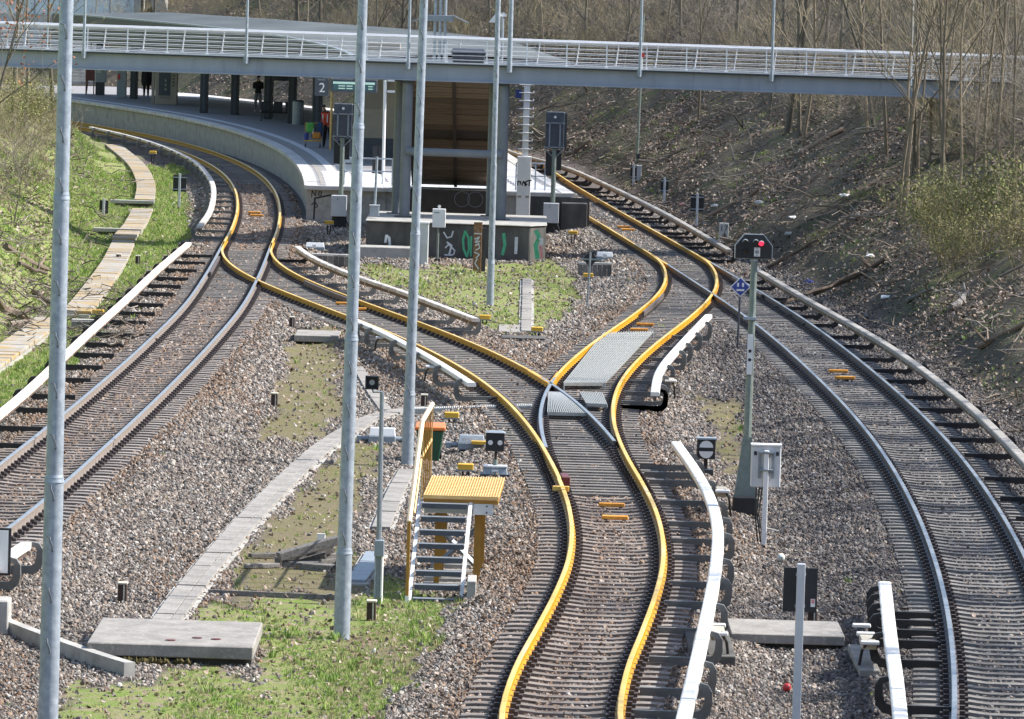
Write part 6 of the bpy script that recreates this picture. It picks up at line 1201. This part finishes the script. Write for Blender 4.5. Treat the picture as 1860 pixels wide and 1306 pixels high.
def figure(fx1=0.0, fx2=0.0, lean=0.0, armL=None, armR=None, headd=(0, -.01)):
    N_ = [(0, 0, .53, .085), (lean*.4, -.0, .62, .085), (lean*.8, -.01, .73, .1), (lean, -.01, .81, .075), (lean*1.1, -.015, .85, .036), (lean*1.2 + headd[0], headd[1] - .01, .90, .052), (lean*1.25 + headd[0], headd[1] - .012, .955, .056), (lean*1.25 + headd[0], headd[1] - .07, .92, .014)]
    E_ = [(0, 1), (1, 2), (2, 3), (3, 4), (4, 5), (5, 6), (5, 7)]
    for s, fx in ((-1, fx1), (1, fx2)):
        b0 = len(N_); N_ += LEG(s, fx, 0); E_ += [(0, b0), (b0, b0+1), (b0+1, b0+2), (b0+2, b0+3)]
    for s, arm in ((-1, armL), (1, armR)):
        b0 = len(N_); arm = arm or [(.135, 0, .64), (.14, -.03, .50), (.14, -.05, .44)]
        N_ += [(s*.115 + lean, 0, .80, .045), (s*arm[0][0] + lean*.7, arm[0][1], arm[0][2], .036), (s*arm[1][0] + lean*.5, arm[1][1], arm[1][2], .026), (s*arm[2][0] + lean*.5, arm[2][1], arm[2][2], .022), (s*arm[2][0] + lean*.5, arm[2][1] - .03, arm[2][2] - .02, .014)]; E_ += [(3, b0), (b0, b0+1), (b0+1, b0+2), (b0+2, b0+3), (b0+3, b0+4)]
    return N_, E_
def hair(t, h, lean=0.0, hd=(0, -.01), m='black'):
    bm = bmesh.new(); bmesh.ops.create_icosphere(bm, subdivisions=2, radius=.062*h)
    for v in list(bm.verts):
        if v.co.z < -.01*h or (v.co.y < -.035*h and v.co.z < .03*h): bm.verts.remove(v)
    me = bpy.data.meshes.new('hair'); bm.to_mesh(me); bm.free(); me.materials.append(MATS[m]); o = ob('hair', me, t); o.location = (lean*1.25*h + hd[0]*h, (hd[1] - .005)*h, .955*h)
p = G(594, 268, PT); N_, E_ = figure(-.03, .04, -.07, [(.10, -.09, .66), (.10, -.17, .55), (.08, -.21, .52)], [(.12, -.08, .64), (.10, -.16, .54), (.05, -.21, .51)], (-.02, -.05))
t = person('person', 'cleaner in orange vest and dark trousers bending over a cart', p, 1.74, N_, E_, ['cloth_dark', 'cloth_orange', 'skin'], lambda c: 2 if c.z > .855 and c.y < .02 else (1 if .53 < c.z < .83 and abs(c.x + .05) < .10 else (2 if c.z < .54 and c.y < -.185 else 0))); hair(t, 1.74, -.07, (-.02, -.05))
for sx in (-.06, .05): MB().box((sx*1.74 - .1, -.165, 1.2), (.05, .02, .34)).build('reflective_stripe', 'reflective', t)
p = G(468, 203, PT); N_, E_ = figure(-.02, .03, 0, [(.13, -.06, .66), (.06, -.14, .70), (.02, -.17, .74)], [(.13, -.06, .66), (.06, -.14, .69), (.0, -.17, .72)])
t = person('person', 'person in black jacket and grey trousers looking down between the columns', p, 1.74, N_, E_, ['cloth_grey', 'cloth_dark', 'skin', 'white'], lambda c: 2 if c.z > .86 and c.y < .0 else (1 if c.z > .52 else (3 if c.z < .045 else 0))); hair(t, 1.74)
p = G(265, 176, PT); N_, E_ = figure(0, .01, .02)
t = person('person', 'person in a long black coat beside the vending machine', p, 1.72, N_, E_, ['cloth_dark', 'skin'], lambda c: 1 if c.z > .87 and c.y < -.01 else 0); hair(t, 1.72, .02)
MB().tube([(.02, 0, .6), (.02, 0, 1.05), (.03, 0, 1.35)], [.27, .22, .17], 12).build('coat', 'cloth_dark', t, smooth=True)
# cleaning cart
p = G(568, 268, PT); t = thing('cleaning_cart', 'cleaning cart with green and orange bags in front of the cleaner', 'cart', p)
MB().box((0, 0, .28), (.75, .45, .05)).build('deck', 'yellowbox', t, .01); MB().box((-.12, 0, .82), (.32, .4, .4)).build('green_bag', 'green_bag', t, .05); MB().box((.15, -.1, .5), (.34, .3, .28)).build('orange_bag', 'orange_bag', t, .05); MB().tube([(-.28, -.1, .3), (-.28, -.1, .6)], [.09, .11], 10).build('bucket', 'signblue', t); MB().tube([(.0, -.16, .55), (.0, -.16, .8)], [.05, .03], 8).build('bottle', 'wall_pale', t); MB().box((.28, .1, .75), (.2, .35, .6)).build('waste_sack', 'cloth_blue', t, .05)
for sx in (-.33, .33): MB().tube([(sx, .18, .28), (sx, .18, 1.0)], .016, 5).build('upright', 'yellowbox', t)
MB().tube([(-.33, .18, 1.0), (.33, .18, 1.0)], .018, 5).build('handle', 'yellowbox', t)
for sx in (-.3, .3):
    for sy in (-.17, .17): MB().tube([(sx - .02, sy, .08), (sx + .02, sy, .08)], .08, 10).build('wheel', 'black', t); MB().box((sx, sy, .2), (.03, .05, .14)).build('castor', 'grey_metal', t)
print('objects', len(SC.objects), 'tris', sum(len(m.polygons) for m in bpy.data.meshes))
